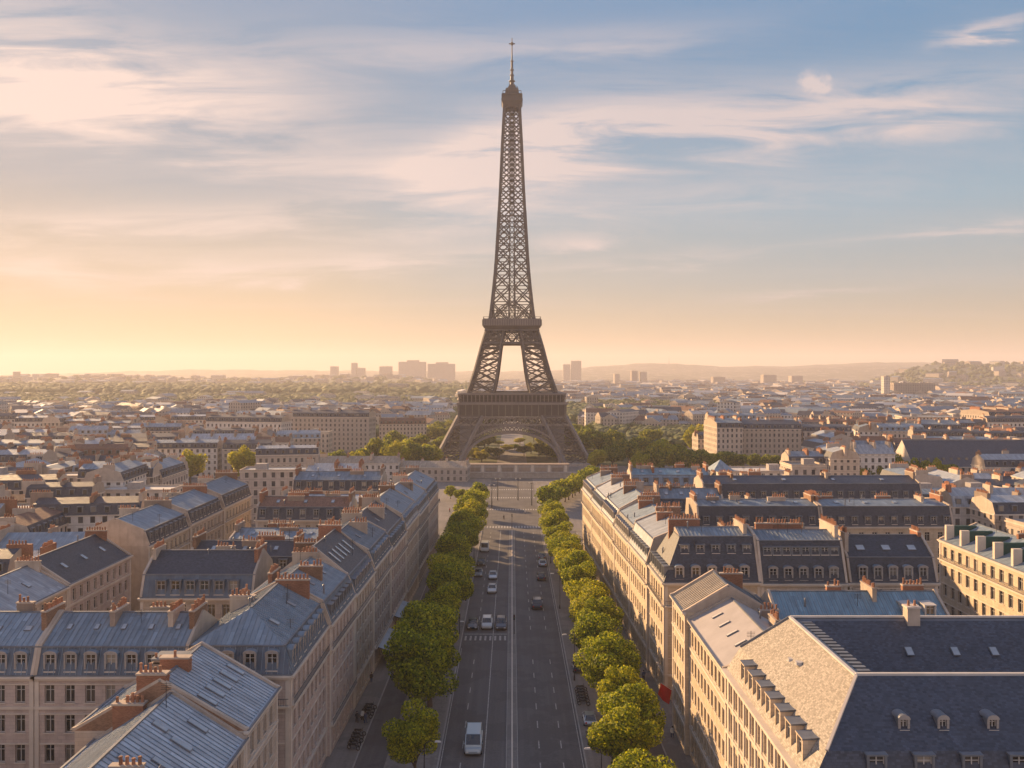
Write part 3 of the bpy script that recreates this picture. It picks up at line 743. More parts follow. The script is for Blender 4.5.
    def dormers(s, sides, style='arch', w_=1.15, h_=1.95, step=None, lift=.5, mat=None, inset=.12, skip=(), margin=1.4, dep=None, n=None):
        mat = M[mat] if mat else M['zinc']
        for k in sides:
            p, q, t, nn, L = s.side(k); st = step or s.pitch
            cnt = n or max(1, int((L - 2 * margin) / st) + 1); m0 = (L - (cnt - 1) * st) / 2
            dp = dep or (s.i1 * (lift + h_) / max(s.h1, .1) + .2 if s.i1 * (lift + h_) / max(s.h1, .1) < 2.4 else 2.4)
            body = dormer_meshes(style, w_, h_, round(dp, 2), mat, True)
            for i in range(cnt):
                if i in skip: continue
                u = m0 + i * st; pt = p + t * u - nn * inset + Vector((0, 0, s.e + lift)); rz = math.atan2(t.y, t.x)
                d = put(body, 'dormer', s.root, pt, rz)
                wo = put(window_frame_mesh(w_, h_, False), 'window', d, (0, -.1, 0))
    def chimney(s, x, y, ln=3.0, th=.75, axis='y', up=1.6, base=None, mat=None, pots=None, top=None):
        zb = (base if base is not None else min(s.rz_at(x - (ln/2 if axis == 'x' else 0), y - (ln/2 if axis == 'y' else 0)), s.rz_at(x + (ln/2 if axis == 'x' else 0), y + (ln/2 if axis == 'y' else 0)))) - .6
        zt = top if top is not None else min(s.e + s.h1 + s.h2 + up * .8, s.rz_at(x, y) + 1.0 + up * .6); th = min(th, .62) if th == .75 else th
        mat = M[mat] if mat else s.r.choice([M['brick'], M['stucco'], M['stucco'], M['brick_brown'], M['stucco_dark']])
        mb = MB(); hx, hy = (th/2, ln/2) if axis == 'y' else (ln/2, th/2)
        mb.box(-hx, hx, -hy, hy, zb, zt, mat); mb.box(-hx - .09, hx + .09, -hy - .09, hy + .09, zt, zt + .18, M['stucco'])
        mb.box(-hx - .05, hx + .05, -hy - .05, hy + .05, zt - .45, zt - .3, mat)
        n = pots if pots is not None else max(2, int(ln / .46)); sp = ln / n; pm = M['pot']; sub = s.det >= 3
        ps = []
        for i in range(n):
            u = -ln/2 + sp * (i + .5); h = s.r.choice([.55, .7, .7, .95])
            if s.r.random() < .12: continue
            ps.append((u, h))
        if not sub:
            for u, h in ps:
                c = (0, u, zt + .15) if axis == 'y' else (u, 0, zt + .15); mb.cyl(c, .17, .13, h, pm, 6)
        o = mb.build('chimney', s.root, loc=(x, y, 0))
        if sub:
            for u, h in ps:
                me = tmpl(('pot', h), lambda: (lambda q: (q.cyl((0, 0, 0), .17, .125, h, pm, 8), q.cyl((0, 0, h - .12), .17, .17, .08, pm, 8), q.mesh('pot'))[2])(MB()))
                put(me, 'chimney_pot', o, (0, u, zt + .15) if axis == 'y' else (u, 0, zt + .15))
    def skylights(s, side, n, w_=.8, h_=1.1, frac=.5, pos=None, mat='skyglass', tall=None):
        p, q, t, nn, L = s.side(side)
        for i in range(n):
            u = pos[i] if pos else L * (i + .7) / (n + .4)
            run = s.half; hh = tall or h_; sl = math.atan2(s.h2, run)
            dist = (s.i1 if side in s.slopes else 0) + run * frac
            pt = p + t * u - nn * dist + Vector((0, 0, s.e + s.h1 + s.h2 * frac + .06))
            mb = tmpl(('sk', w_, hh, mat), lambda: (lambda b: (b.box(-w_/2, w_/2, -hh/2, hh/2, -.05, .10, M['lead']), b.box(-w_/2 + .07, w_/2 - .07, -hh/2 + .07, hh/2 - .07, .1, .125, M[mat]), b.mesh('skylight'))[2])(MB()))
            e_ = Matrix.Rotation(math.atan2(t.y, t.x), 4, 'Z') @ Matrix.Rotation(sl, 4, 'X')
            put(mb, 'skylight', s.root, pt, rot=e_.to_euler())
    def vents(s, n):
        for i in range(n):
            x, y = s.r.uniform(s.x0 + 1, s.x1 - 1), s.r.uniform(s.y0 + 2, s.y1 - 2); z = s.rz_at(x, y)
            mb = MB(); h = s.r.uniform(.6, 1.4)
            if s.r.random() < .5: mb.cyl((0, 0, -.5), .12, .12, h + .5, M['lead'], 6); mb.cyl((0, 0, h), .22, .05, .2, M['lead'], 6); nm = 'roof_vent'
            else: 
                mb.cyl((0, 0, -.5), .04, .03, h * 2 + .5, M['iron'], 5)
                for k in range(4): mb.beam((-.5, 0, h * 2 - .15 - k * .18), (.5, 0, h * 2 - .15 - k * .18), .035, M['iron'])
                nm = 'aerial'
            mb.build(nm, s.root, loc=(x, y, z))

def seams(mb, face, sp, mat, wd=.07, ht=.07):
    P_ = [Vector(p) for p in face]; n = (P_[1] - P_[0]).cross(P_[-1] - P_[0])
    if n.length < 1e-6: return
    n.normalize(); 
    u = Vector((-n.y, n.x, 0))
    if u.length < .05: u = Vector((1, 0, 0))
    u.normalize(); v = n.cross(u); q = [((p - P_[0]).dot(u), (p - P_[0]).dot(v)) for p in P_]
    lo, hi = min(a for a, _ in q), max(a for a, _ in q); k = lo + sp / 2
    while k < hi:
        ys = []
        for (a, b), (c, d) in zip(q, q[1:] + q[:1]):
            if (a - k) * (c - k) < 0: ys.append(b + (d - b) * (k - a) / (c - a))
        if len(ys) >= 2 and max(ys) - min(ys) > .4:
            p0 = P_[0] + u * k + v * min(ys) + n * .03; p1 = P_[0] + u * k + v * max(ys) + n * .03
            mb.beam(p0, p1, wd, mat, ht, up=n)
        k += sp
# ------------------------------------------------------------------ near blocks
def bld(label, X0, X1, Y0, Y1, eave, rz=0.0, **kw):
    name = kw.pop('name', 'apartment_building')
    return Building(name, label, (X0 + X1) / 2, (Y0 + Y1) / 2, X1 - X0, Y1 - Y0, eave, rz, **kw)
def stacks_on_ends(b, ks=('E', 'W'), ln=3.2, up=1.3, off=0.0):
    for k in ks:
        if b.axis == 'x': b.chimney({'E': b.x1 - .45, 'W': b.x0 + .45}[k], off, ln, axis='y', up=up)
        else: b.chimney(off, {'N': b.y1 - .45, 'S': b.y0 + .45}[k], ln, axis='x', up=up)

# wing facing the camera, lower left
G1 = 'buildings of the left block facing the camera'
b = bld('pale three-bay apartment building with blue zinc mansard, cut by the left picture edge', -76, -56, 102, 114, 18.4, det=3, wall='stone_pink', group=G1)
b.walls('S', fh=3.3, pitch=2.38); b.roof(3.1, .9, 2.7, 'SN', m1='zinc_dark', m2='zinc'); b.dormers('S', 'arch'); b.skylights('S', 5, .9, .8, .5, mat='skyglass')
b.chimney(9.4, -.6, 4.4, up=.9, mat='brick_brown'); b.chimney(5, 1.2, 2.0, axis='x', up=1.0, mat='stucco_dark'); b.chimney(-3, .8, 2.6, up=.9)
b = bld('rose apartment building with seven arched dormers in blue zinc, behind the brick-chimneyed roof', -55.98, -38.2, 102, 114, 18.4, det=3, wall='stone_pink', group=G1)
b.walls('S', fh=3.3, pitch=2.38); b.roof(3.1, .9, 2.7, 'SN', m1='zinc_dark', m2='zinc'); b.dormers('S', 'arch'); b.skylights('S', 5, .6, .9, .55)
b.chimney(-1.5, -.3, 3.8, up=.7, mat='stucco_dark'); b.chimney(5.6, -.4, 3.8, up=.7, mat='stucco'); b.chimney(8.3, -.4, 4.4, up=.9, mat='brick_brown'); b.chimney(2.5, 3.2, 3.0, axis='x', up=.6); b.vents(5)
b = bld('plain stuccoed apartment building outside the left edge beside the zinc mansards', -98, -76.03, 102, 114, 18.4, det=2, wall='stone_pink'); b.walls('S', pitch=2.4); b.roof(3.1, .9, 2.7, 'SN', m1='zinc'); stacks_on_ends(b)
b = bld('corner apartment building with hipped blue zinc roof where the left block turns to the avenue', -38.18, -26, 102.0, 122, 18.5, det=3, wall='stone_pink', group=G1)
b.walls('SE', fh=3.3, pitch=2.3, balc=(3,)); b.roof(3.1, .95, 3.0, 'SE', hips='S', axis='y', m1='zinc_dark', m2='zinc'); b.dormers('SE', 'arch', step=2.6); b.skylights('E', 2, .8, 1.4, .45)
b.chimney(1.5, 9.4, 4.6, axis='x', up=.7, mat='brick'); b.chimney(-3.5, 3, 3.2, axis='x', up=.6, mat='stucco'); b.chimney(-4.6, 7, 3.2, axis='y', up=.3, mat='brick'); b.vents(5)

# left avenue row
def xl(y): return -26 + (y - 102) * 3.6 / 163
G2 = 'buildings of the left avenue row'
rows = [(122.05, 139, 18.6, 'zinc_dark', 'zinc', 2.9, 'avenue house with blue zinc roof and two brick stacks, second from the corner'),
        (139.05, 156, 18.3, 'zinc_dark', 'slate', 4.6, 'avenue house with dark slate roof and a slanting row of white skylights'),
        (156.05, 175, 18.9, 'zinc_dark', 'zinc', 3.0, 'avenue house with pale blue zinc roof just beyond the white-skylight slate roof'),
        (175.05, 196, 18.2, 'slate', 'slate', 3.8, 'avenue house with dull brown-grey roof halfway along the left row'),
        (196.05, 217, 18.8, 'zinc_pale', 'zinc', 3.2, 'avenue house with pale mansard strip in the far half of the left row'),
        (217.05, 240, 18.2, 'zinc', 'zinc', 3.4, 'avenue house with blue zinc roof, last but one in the left row'),
        (240.05, 264, 18.4, 'slate', 'zinc', 2.8, 'last avenue house of the left row, facing the square before the tower')]
for i, (y0, y1, e, m1, m2, h2, lb) in enumerate(rows):
    x = xl((y0 + y1) / 2); dt = 3 if i < 1 else 2
    b = bld(lb, x - 13.5, x, y0, y1, e, R(-1.26), det=dt, wall=['stone_pink', 'stone', 'stone_grey', 'stone_pink', 'stone', 'stone_grey', 'stone_pink'][i], group=G2)
    b.walls('E' if i < 6 else 'EN', fh=3.25, pitch=2.35, balc=(3,) if i % 2 else (0, 3)); b.roof(3.1, 1.0, h2, 'EW', axis='y', m1=m1, m2=m2, ribs=(i < 3))
    b.dormers('E', ['flat', 'ped', 'arch'][i % 3], step=2.5, h_=1.8, mat='lead' if i in (0, 1) else None)
    b.chimney(-1, b.y1 - .4, 4.0, axis='x', up=.7, th=.6); 
    b.chimney(-3.5, rnd.uniform(-3, 3), 4.0, axis=rnd.choice('xy'), up=.6)
    if i in (0, 2, 3, 5): b.chimney(2, rnd.uniform(-2, 2), 3.4, axis='x', up=.5)
    if i == 1: b.skylights('E', 5, .7, 1.4, .5, pos=[3.0, 5.4, 7.8, 10.2, 13.2], tall=2.6, mat='skyglass')
    elif i != 4: b.skylights('E', 2, .8, 1.2, .5)
    b.vents(3)
    if i in (2, 3):
        a = MB(); a.face([(6.75, -7, 4.1), (6.75, 5, 4.1), (9.6, 5, 3.1), (9.6, -7, 3.1)][::1], M['awning']); a.face([(9.6, -7, 3.1), (9.6, 5, 3.1), (9.6, 5, 2.75), (9.6, -7, 2.75)], M['awning']); a.beam((6.75, -7, 4.0), (9.6, -7, 3.0), .08, M['iron']); a.beam((6.75, 5, 4.0), (9.6, 5, 3.0), .08, M['iron'])
        a.build('awning', b.root)

# foreground house with lit zinc ridge, lower left
b = bld('nearest left house with pale ribbed zinc gable roof and two brick chimney stacks', -41, -26.6, 60, 86.5, 17.6, det=3, wall='stone', group=G1)
b.walls('EN', fh=3.2, pitch=2.3); b.roof(.02, .02, 4.6, 'EW', axis='y', m1='zinc_light', m2='zinc_light', over=.35, rm=.5); b.skylights('E', 6, .75, 2.0, .5, mat='skyglass', tall=2.2); b.skylights('E', 3, .7, 1.6, .8, pos=[5, 13, 20], tall=1.6, mat='skyglass')
b.chimney(-3.9, 12.6, 3.0, axis='x', up=.9, mat='brick', th=1.0); b.chimney(2.5, -2.5, 2.6, axis='x', up=.5, mat='stucco'); b.vents(4)
d = MB(); d.box(-.9, .9, -1.2, 1.2, -1.5, 1.9, M['stucco_dark']); d.box(-1.0, 1.0, -1.3, 1.3, 1.9, 2.1, M['lead']); d.build('roof_lantern', b.root, loc=(4.2, -6.5, 19.6))
b = bld('taller rear house with pale zinc roof and brick party stacks at lower left', -43.5, -26.6, 86.55, 98.5, 18.3, det=3, wall='stone', group=G1)
b.walls('EN', fh=3.2, pitch=2.3, balc=(4,)); b.roof(.02, .02, 4.9, 'EW', axis='y', m1='zinc_light', m2='zinc_light', over=.35, gable='brick_brown'); b.skylights('E', 5, .75, 1.8, .5, tall=2.2)
b.chimney(-.9, -5.4, 2.9, axis='x', up=.7, mat='brick', th=1.0); b.chimney(-3.4, 2.8, 1.6, axis='x', up=-.2, mat='stucco_dark'); b.chimney(-.3, -1.0, .9, axis='y', up=.9, mat='brick', th=3.0)
d = MB(); d.box(-1.5, 1.5, -1.2, 1.2, -2.0, 1.0, M['stucco_dark']); d.box(-1.7, 1.7, -1.4, 1.4, 1.0, 1.15, M['lead']); d.build('lift_housing', b.root, loc=(-2.6, 3.6, 21.6))
b = bld('low house with dark brown roof slope in the bottom left corner', -62, -47, 58, 80, 15.5, det=2, wall='stucco_dark')
b.walls('EN', pitch=2.4); b.roof(.02, .02, 4.5, 'EW', axis='y', m1='tile', m2='tile', over=.4); b.skylights('E', 3, .5, 2.4, .5, tall=2.6); b.chimney(3, 4, 2.2, up=.4, mat='stucco_dark'); b.chimney(5, 9.5, 3.2, axis='x', up=-1.0, mat='stucco_dark')
b = bld('small courtyard outbuilding with pale zinc roof at the bottom left edge', -46.8, -41.2, 62, 76, 13.0, det=3, wall='stucco_dark', name='outbuilding'); b.walls('N', pitch=2.4); b.roof(.02, .02, 1.6, 'EW', axis='y', m1='zinc_pale', m2='zinc_pale'); b.chimney(-1.5, 5.5, 2.2, axis='x', up=1.2, mat='stucco_dark')

# wings inside the left block
G3 = 'wings around the left courtyards'
b = bld('courtyard wing with five square dormers in a dark slate mansard, left of centre', -59, -41, 138, 150, 18.2, det=2, wall='stone', group=G3)
b.walls('S', pitch=2.3); b.roof(3.4, 1.1, 2.9, 'SN', m1='zinc_dark', m2='slate'); b.dormers('S', 'flat', step=2.3, w_=1.3, h_=2.1, n=6, mat='lead'); b.chimney(8.4, 0, 5, up=.8, mat='brick'); b.chimney(-8.4, 0, 4, up=.6, mat='stucco'); b.chimney(2, 2, 3, axis='x', up=.6, mat='stucco'); b.vents(4)
for (x0, x1, y0, y1, e, m1, m2, win, lb, wl) in [
    (-59, -40.2, 117, 127, 15.5, 'zinc', 'zinc', 'S', 'low courtyard wing with grey zinc roof hidden behind the blue mansards', 'stucco'),
    (-60, -40, 160, 171, 17.0, 'slate', 'slate', 'S', 'courtyard wing with sooty dark roof and a long brick chimney row', 'stone_grey'),
    (-60, -39, 184, 197, 18.2, 'zinc', 'zinc', 'S', 'courtyard wing with wide flat blue zinc roof in the left block', 'stucco'),
    (-61, -38.5, 207, 217, 18.8, 'slate', 'tile', 'S', 'courtyard wing with brown tiled roof behind the wide blue zinc roof', 'stucco'),
    (-62, -38, 230, 241, 19.2, 'zinc', 'zinc_pale', 'S', 'cream courtyard wing with pale zinc roof in the far left block', 'stone'),
    (-64, -38, 253, 265, 19.5, 'slate', 'zinc', 'SN', 'long slate mansard wing closing the far end of the left block', 'stone')]:
    b = bld(lb, x0, x1, y0, y1, e, det=2, wall=wl, group=G3, rz=R(rnd.uniform(-1.5, 1.5)))
    b.walls(win, pitch=2.5); sl = 'SN'; h1 = 2.9 if m1 == 'slate' else .4
    b.roof(h1, .9 if m1 == 'slate' else .2, 2.0 if h1 > 1 else 1.3, sl, m1=m1, m2=m2); 
    if h1 > 1: b.dormers('S', 'flat', step=3.2, mat='lead')
    b.skylights('S', 3, .8, 1.2); stacks_on_ends(b, ln=5); b.chimney(rnd.uniform(-5, 5), 1.5, 5, axis='x', up=.8, mat='brick'); b.chimney(rnd.uniform(-6, 6), -1.5, 4, axis='x', up=.3); b.vents(4)

# second street to the left
G4 = 'buildings along the second street on the left'
for (x0, x1, y0, y1, e, h1, h2, m1, m2, wl, lb) in [
    (-88, -75, 114, 147, 17.8, .02, 3.6, 'zinc_pale', 'zinc_pale', 'stone', 'side-street house with pale grey zinc roof, left edge'),
    (-88, -75, 147.05, 171, 18.0, .02, 4.2, 'slate', 'slate', 'stone_pink', 'side-street house with dark slate roof and three small skylights, left'),
    (-88, -74.4, 178, 200, 18.4, 3.0, 2.4, 'slate', 'zinc', 'stone_gold', 'side-street house with tall blank cream gable and flat blue zinc top'),
    (-87.5, -74, 200.05, 222, 18.9, 3.1, 2.2, 'slate', 'zinc', 'stone', 'side-street house with close-set slate dormers, middle of the side street'),
    (-87, -73.5, 222.05, 245, 19.4, 3.1, 2.4, 'slate', 'zinc', 'stone_gold', 'side-street house at the far end with grey-topped slate mansard')]:
    b = bld(lb, x0, x1, y0, y1, e, det=2, wall=wl, group=G4)
    b.walls('E' if y0 != 114 else 'ES', pitch=2.5, balc=(3,) if h1 > 1 else ()); b.roof(h1, .9 if h1 > 1 else .02, h2, 'EW', axis='y', m1=m1, m2=m2, gable='stucco' )
    if h1 > 1: b.dormers('E', 'flat', step=2.6, mat='lead'); b.chimney(0, b.y1 - .5, 6, axis='x', up=.9); b.chimney(-2, 0, 4, axis='x', up=.6)
    else: b.skylights('E', 3, .9, 1.4, .5); b.chimney(0, b.y1 - .5, 4, axis='x', up=.8)
    b.vents(3)

# -------- right side
G5 = 'buildings of the right avenue row'
# nearest: courtyard building with big slate roofs
b = Building('courtyard_building', 'nearest right building with huge steep slate roofs round a narrow courtyard', 50, 86.9, 50, 28.8, 19.5, wall='stone_gold', det=3, seed=5)
rt = b.root; wm = MB()
def Lc(x, y, z): return (x - 50, y - 86.9, z)
def facade(b, p, q, z1, rows, pitch, ww, arch=False, stuff=None, wall=None):
    """facade strip between two ground points with the given (sill, head) rows"""
    mb = MB(); p = Vector(p); q = Vector(q); t = (q - p).normalized(); n = Vector((t.y, -t.x, 0)); L = (q - p).length; wall = wall or b.wall
    nc = int((L - .8) / pitch); m0 = (L - nc * pitch) / 2; P = lambda u, z, o=0.0: p + t * u + n * o + Vector((0, 0, z)); zc = 0
    for (za, zb) in rows:
        mb.face([P(0, zc), P(L, zc), P(L, za), P(0, za)], wall); uc = 0
        for i in range(nc):
            ua, ub = m0 + i * pitch + (pitch - ww) / 2, m0 + i * pitch + (pitch + ww) / 2
            mb.face([P(uc, za), P(ua, za), P(ua, zb), P(uc, zb)], wall); dd = -.3
            mb.face([P(ua, za), P(ua, za, dd), P(ua, zb, dd), P(ua, zb)], wall); mb.face([P(ub, za, dd), P(ub, za), P(ub, zb), P(ub, zb, dd)], wall)
            mb.face([P(ua, zb), P(ua, zb, dd), P(ub, zb, dd), P(ub, zb)], wall); mb.face([P(ua, za, dd), P(ua, za), P(ub, za), P(ub, za, dd)], wall)
            fr = put(window_frame_mesh(round(ww, 2), round(zb - za, 2)), 'window', b.root, P((ua + ub) / 2, za), math.atan2(t.y, t.x)); put(pane_mesh(round(ww, 2), round(zb - za, 2)), 'pane', fr); uc = ub
        mb.face([P(uc, za), P(L, za), P(L, zb), P(uc, zb)], wall); zc = zb
    mb.face([P(0, zc), P(L, zc), P(L, z1), P(0, z1)], wall)
    for (za, zb) in rows[1:]: mb.beam(P(0, za - .4, .1), P(L, za - .4, .1), .22, M['trim'], .3)
    for i in range(nc + 1):
        mb.beam(P(m0 + i * pitch, .2, .08), P(m0 + i * pitch, z1 - .7, .08), .42, M['trim'], .17, up=n)
    return mb, P, L
rws = [(.9, 3.6), (5.2, 7.5), (9.0, 11.3), (12.8, 15.0), (16.2, 18.2)]
m1_, P_, L_ = facade(b, Lc(25, 101.2, 0), Lc(25, 72.5, 0), 19.5, rws, 2.2, 1.2)
m2_, P2_, L2_ = facade(b, Lc(25, 72.5, 0), Lc(75, 72.5, 0), 19.5, rws[2:], 2.6, 1.2)
m1_.build('wall', rt); m2_.build('wall', rt)
wm.face([Lc(75, 72.5, 0), Lc(75, 101.3, 0), Lc(75, 101.3, 22), Lc(75, 72.5, 22)], M['stucco']); wm.face([Lc(75, 101.3, 0), Lc(25, 101.3, 0), Lc(25, 101.3, 19.5), Lc(75, 101.3, 19.5)], M['stucco'])
wm.face([Lc(38, 91.5, 0), Lc(75, 91.5, 0), Lc(75, 91.5, 21.2), Lc(38, 91.5, 21.2)], M['stone_grey']); wm.face([Lc(75, 86.5, 0), Lc(38, 86.5, 0), Lc(38, 86.5, 21.2), Lc(75, 86.5, 21.2)], M['stone_grey'])
wm.face([Lc(38, 86.5, 0), Lc(38, 91.5, 0), Lc(38, 91.5, 21.2), Lc(38, 86.5, 21.2)], M['stone_grey']); wm.build('courtyard_wall', rt)
cb = MB()
for off, z, hh, wd in ((.15, 19.0, .25, .3), (.34, 19.38, .3, .7)):
    cb.beam(Lc(25 - off, 101.2, z), Lc(25 - off, 72.2, z), wd, M['trim'], hh); cb.beam(Lc(24.6, 72.5 - off, z), Lc(75, 72.5 - off, z), wd, M['trim'], hh)
cb.build('cornice', rt)
SW, SB = M['slate_sunlit'], M['slate_blue']
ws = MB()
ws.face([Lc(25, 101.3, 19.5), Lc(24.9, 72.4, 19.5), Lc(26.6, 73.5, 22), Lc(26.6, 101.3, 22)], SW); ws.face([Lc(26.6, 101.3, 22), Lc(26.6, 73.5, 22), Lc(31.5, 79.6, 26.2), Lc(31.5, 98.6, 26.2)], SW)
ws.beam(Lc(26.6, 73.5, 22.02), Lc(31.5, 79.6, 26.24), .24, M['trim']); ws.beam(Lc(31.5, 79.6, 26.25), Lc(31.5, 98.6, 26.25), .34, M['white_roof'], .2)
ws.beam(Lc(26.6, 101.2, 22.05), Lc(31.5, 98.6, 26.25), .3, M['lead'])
rw = ws.build('avenue_roof', rt); rw['label'] = 'slate slope with sunlight painted in along the avenue'
rs = MB()
rs.face([Lc(24.9, 72.4, 19.5), Lc(75, 72.4, 19.5), Lc(75, 73.5, 22), Lc(26.6, 73.5, 22)], SB); rs.face([Lc(26.6, 73.5, 22), Lc(75, 73.5, 22), Lc(75, 79.6, 26.2), Lc(31.5, 79.6, 26.2)], SB)
rs.face([Lc(75, 86.5, 21.2), Lc(38, 86.5, 21.2), Lc(32.3, 80.2, 26.0), Lc(75, 80.2, 26.0)], SB); rs.face([Lc(38, 86.5, 21.2), Lc(38, 91.5, 21.2), Lc(32.3, 98.0, 26.0), Lc(32.3, 80.2, 26.0)], SB)
rs.face([Lc(38, 91.5, 21.2), Lc(75, 91.5, 21.2), Lc(75, 98.0, 26.0), Lc(32.3, 98.0, 26.0)], SB)
rs.face([Lc(75, 101.3, 21.5), Lc(26.6, 101.3, 22), Lc(31.5, 98.6, 26.2), Lc(75, 98.6, 26.2)], SB)
rs.face([Lc(31.5, 79.6, 26.2), Lc(75, 79.6, 26.2), Lc(75, 80.2, 26.0), Lc(32.3, 80.2, 26.0)], M['lead']); rs.face([Lc(32.3, 98, 26.0), Lc(75, 98.0, 26.0), Lc(75, 98.6, 26.2), Lc(31.5, 98.6, 26.2)], M['lead'])
rs.face([Lc(31.5, 98.6, 26.2), Lc(31.5, 79.6, 26.2), Lc(32.3, 80.2, 26.0), Lc(32.3, 98, 26.0)], M['lead'])
rs.beam(Lc(31.5, 79.8, 26.3), Lc(75, 79.8, 26.3), .34, M['white_roof'], .22); rs.beam(Lc(31.5, 98.5, 26.3), Lc(75, 98.5, 26.3), .3, M['white_roof'], .2)
rs.build('roof', rt)
# stepping of the inner hip, lead pans
st_ = MB()
for i in range(16):
    y = 81.5 + i * 1.05; st_.box(32.3 - 50, 33.6 - 50, y - 86.9, y + .5 - 86.9, 24.6, 26.02, M['lead'])
st_.build('roof_flashing', rt)
for i in range(7):     # big flat-topped dormers along the avenue
    y = 76.6 + i * 3.15; me = dormer_meshes('flat', 1.35, 2.1, 2.3, M['stone_gold'], True); d = put(me, 'dormer', rt, Lc(25.35, y, 19.85), R(-90)); put(window_frame_mesh(1.35, 2.1, False), 'window', d, (0, -.1, 0))
for i in range(11):
    x = 30.6 + i * 4.0; d = put(dormer_meshes('flat', 1.3, 1.5, 1.6, M['lead'], True), 'dormer', rt, Lc(x, 72.95, 20.3)); put(window_frame_mesh(1.3, 1.5, False), 'window', d, (0, -.1, 0))
for x in (33.9, 37.3, 41.6, 46, 50.5):   # small arched roof lights high on the front slope
    d = put(dormer_meshes('arch', .62, .85, .8, M['lead'], True), 'small_dormer', rt, Lc(x, 75.25, 23.1)); put(window_frame_mesh(.62, .85, False), 'window', d, (0, -.1, 0))
for x in (43.2, 48.2, 52.4): 
    sk = MB(); sk.box(-.4, .4, -.55, .55, -.03, .1, M['lead']); sk.box(-.33, .33, -.48, .48, .1, .12, M['skyglass']); sk.build('skylight', rt, loc=Lc(x, 94.6, 23.6), rot=(math.atan2(4.8, 6.5), 0, 0))
for i in range(12): d = put(window_frame_mesh(1.5, 1.5, False), 'window', rt, Lc(39.5 + 2.9 * i, 91.26, 19.2))
for (y, z) in ((88.5, 24.35), (90.6, 24.0), (85.9, 23.5)):
    sk = MB(); sk.cyl((0, 0, -.1), .42, .38, .3, M['white_roof'], 10); sk.build('roof_lamp_dome', rt, loc=Lc(29.2 + (88.5 - y) * .05, y, z))
ch = MB(); ch.box(-.7, .7, -.6, .6, -3.2, 1.3, M['stucco']); ch.box(-.8, .8, -.7, .7, 1.3, 1.5, M['trim']); c_ = ch.build('chimney', rt, loc=Lc(45.0, 98.0, 26.2))
for u in (-.35, .35):
    q_ = MB(); q_.cyl((0, 0, 0), .16, .12, .6, M['pot'], 8); q_.build('chimney_pot', c_, loc=(u, 0, 1.5))

b = bld('low-roofed sunlit avenue building with smooth pale zinc slope beside the big slate roof', 25.05, 36.5, 101.5, 122.3, 19.3, det=3, wall='stone_gold', group=G5)
b.walls('W', fh=3.3, pitch=1.95, ww=1.1, balc=()); b.roof(.02, .02, 3.0, 'EW', axis='y', m1='zinc_warm', m2='zinc_warm', over=.45, ribs=False); b.skylights('W', 4, .5, 1.2, .5, pos=[4, 8, 12, 16], tall=1.6, mat='white_roof'); b.chimney(3.6, 2.0, 3.2, up=.6, mat='stucco'); b.chimney(4.6, 8, 2.6, axis='x', up=.4, mat='stucco_dark'); b.vents(4)
b = bld('avenue building with brown weathered sloping roof at the side street on the right', 24.4, 36.5, 122.35, 132, 20.2, det=3, wall='stone_gold', group=G5)
b.walls('WN', fh=3.3, pitch=1.95, ww=1.1); b.roof(.02, .02, 3.6, 'EW', axis='y', m1='zinc_brown', m2='zinc_brown', over=.4); b.chimney(2.5, 3.8, 3.4, axis='x', up=.5, mat='brick')
# teal zinc wing behind
b = bld('courtyard wing with long light blue zinc slope and two white dormers, right', 37, 61.5, 120.5, 132, 18.6, det=3, wall='stone', group='wings of the right block')
b.walls('SN', pitch=2.6); b.roof(.02, .02, 3.6, 'SN', m1='zinc_teal', m2='zinc_teal', over=.3)
for x in (6.6, 9.6):
    d = put(dormer_meshes('flat', 1.2, 1.5, 1.9, M['frame'], True), 'dormer', b.root, (x, -3.9, 19.6)); put(window_frame_mesh(1.2, 1.5, False), 'window', d, (0, -.1, 0))
b.chimney(2.6, .3, 4.2, up=.9, mat='stucco'); b.chimney(9.0, .4, 3.0, axis='x', up=.9, mat='brick'); b.chimney(-2.5, .4, 2.0, axis='x', up=.7, mat='brick'); b.chimney(3.4, -4.8, 2.0, axis='x', up=-2.2, mat='stucco'); b.vents(5)

# tall slate mansard block on the far side of the cross street
b = bld('big corner building with two storeys of windows in its dark slate mansard', 24.9, 40.8, 143, 157, 19.4, R(1), det=3, wall='stone_gold', group=G5)
b.walls('SW', fh=3.3, pitch=2.2, balc=(3,)); b.roof(7.0, 3.2, .9, 'SWN', hips='', axis='x', m1='slate', m2='zinc'); b.dormers('S', 'arch', step=2.7, h_=1.9, lift=.5, dep=1.6, inset=.25); b.dormers('W', 'flat', step=2.2, h_=2.0, lift=.4, dep=1.6, mat='lead')
for i in range(5): d = put(dormer_meshes('flat', 1.15, 1.3, .9, M['lead'], True), 'upper_dormer', b.root, (b.x0 + 3.8 + 2.6 * i, b.y0 + 2.1, 23.8)); put(window_frame_mesh(1.15, 1.3, False), 'window', d, (0, -.1, 0))
b.chimney(-3, 2, 5, axis='x', up=1.2, mat='brick'); b.chimney(6.5, 0, 6, axis='y', up=1.0, mat='stucco'); b.vents(5)
b = bld('slate mansard building with a strip of pale attic windows beside the big corner building', 40.85, 55.2, 143.2, 157, 19.2, R(.5), det=3, wall='stone', group='wings of the right block')
b.walls('S', fh=3.3, pitch=2.3); b.roof(6.6, 2.4, 1.0, 'SN', axis='x', m1='slate', m2='zinc'); b.dormers('S', 'arch', step=2.5, h_=1.9, lift=.5, dep=1.4, inset=.2)
for i in range(8): d = put(dormer_meshes('flat', 1.15, 1.2, .9, M['lead'], True), 'upper_dormer', b.root, (b.x0 + 1.6 + 1.6 * i, b.y0 + 1.6, 23.6)); put(window_frame_mesh(1.15, 1.2, False), 'window', d, (0, -.1, 0))
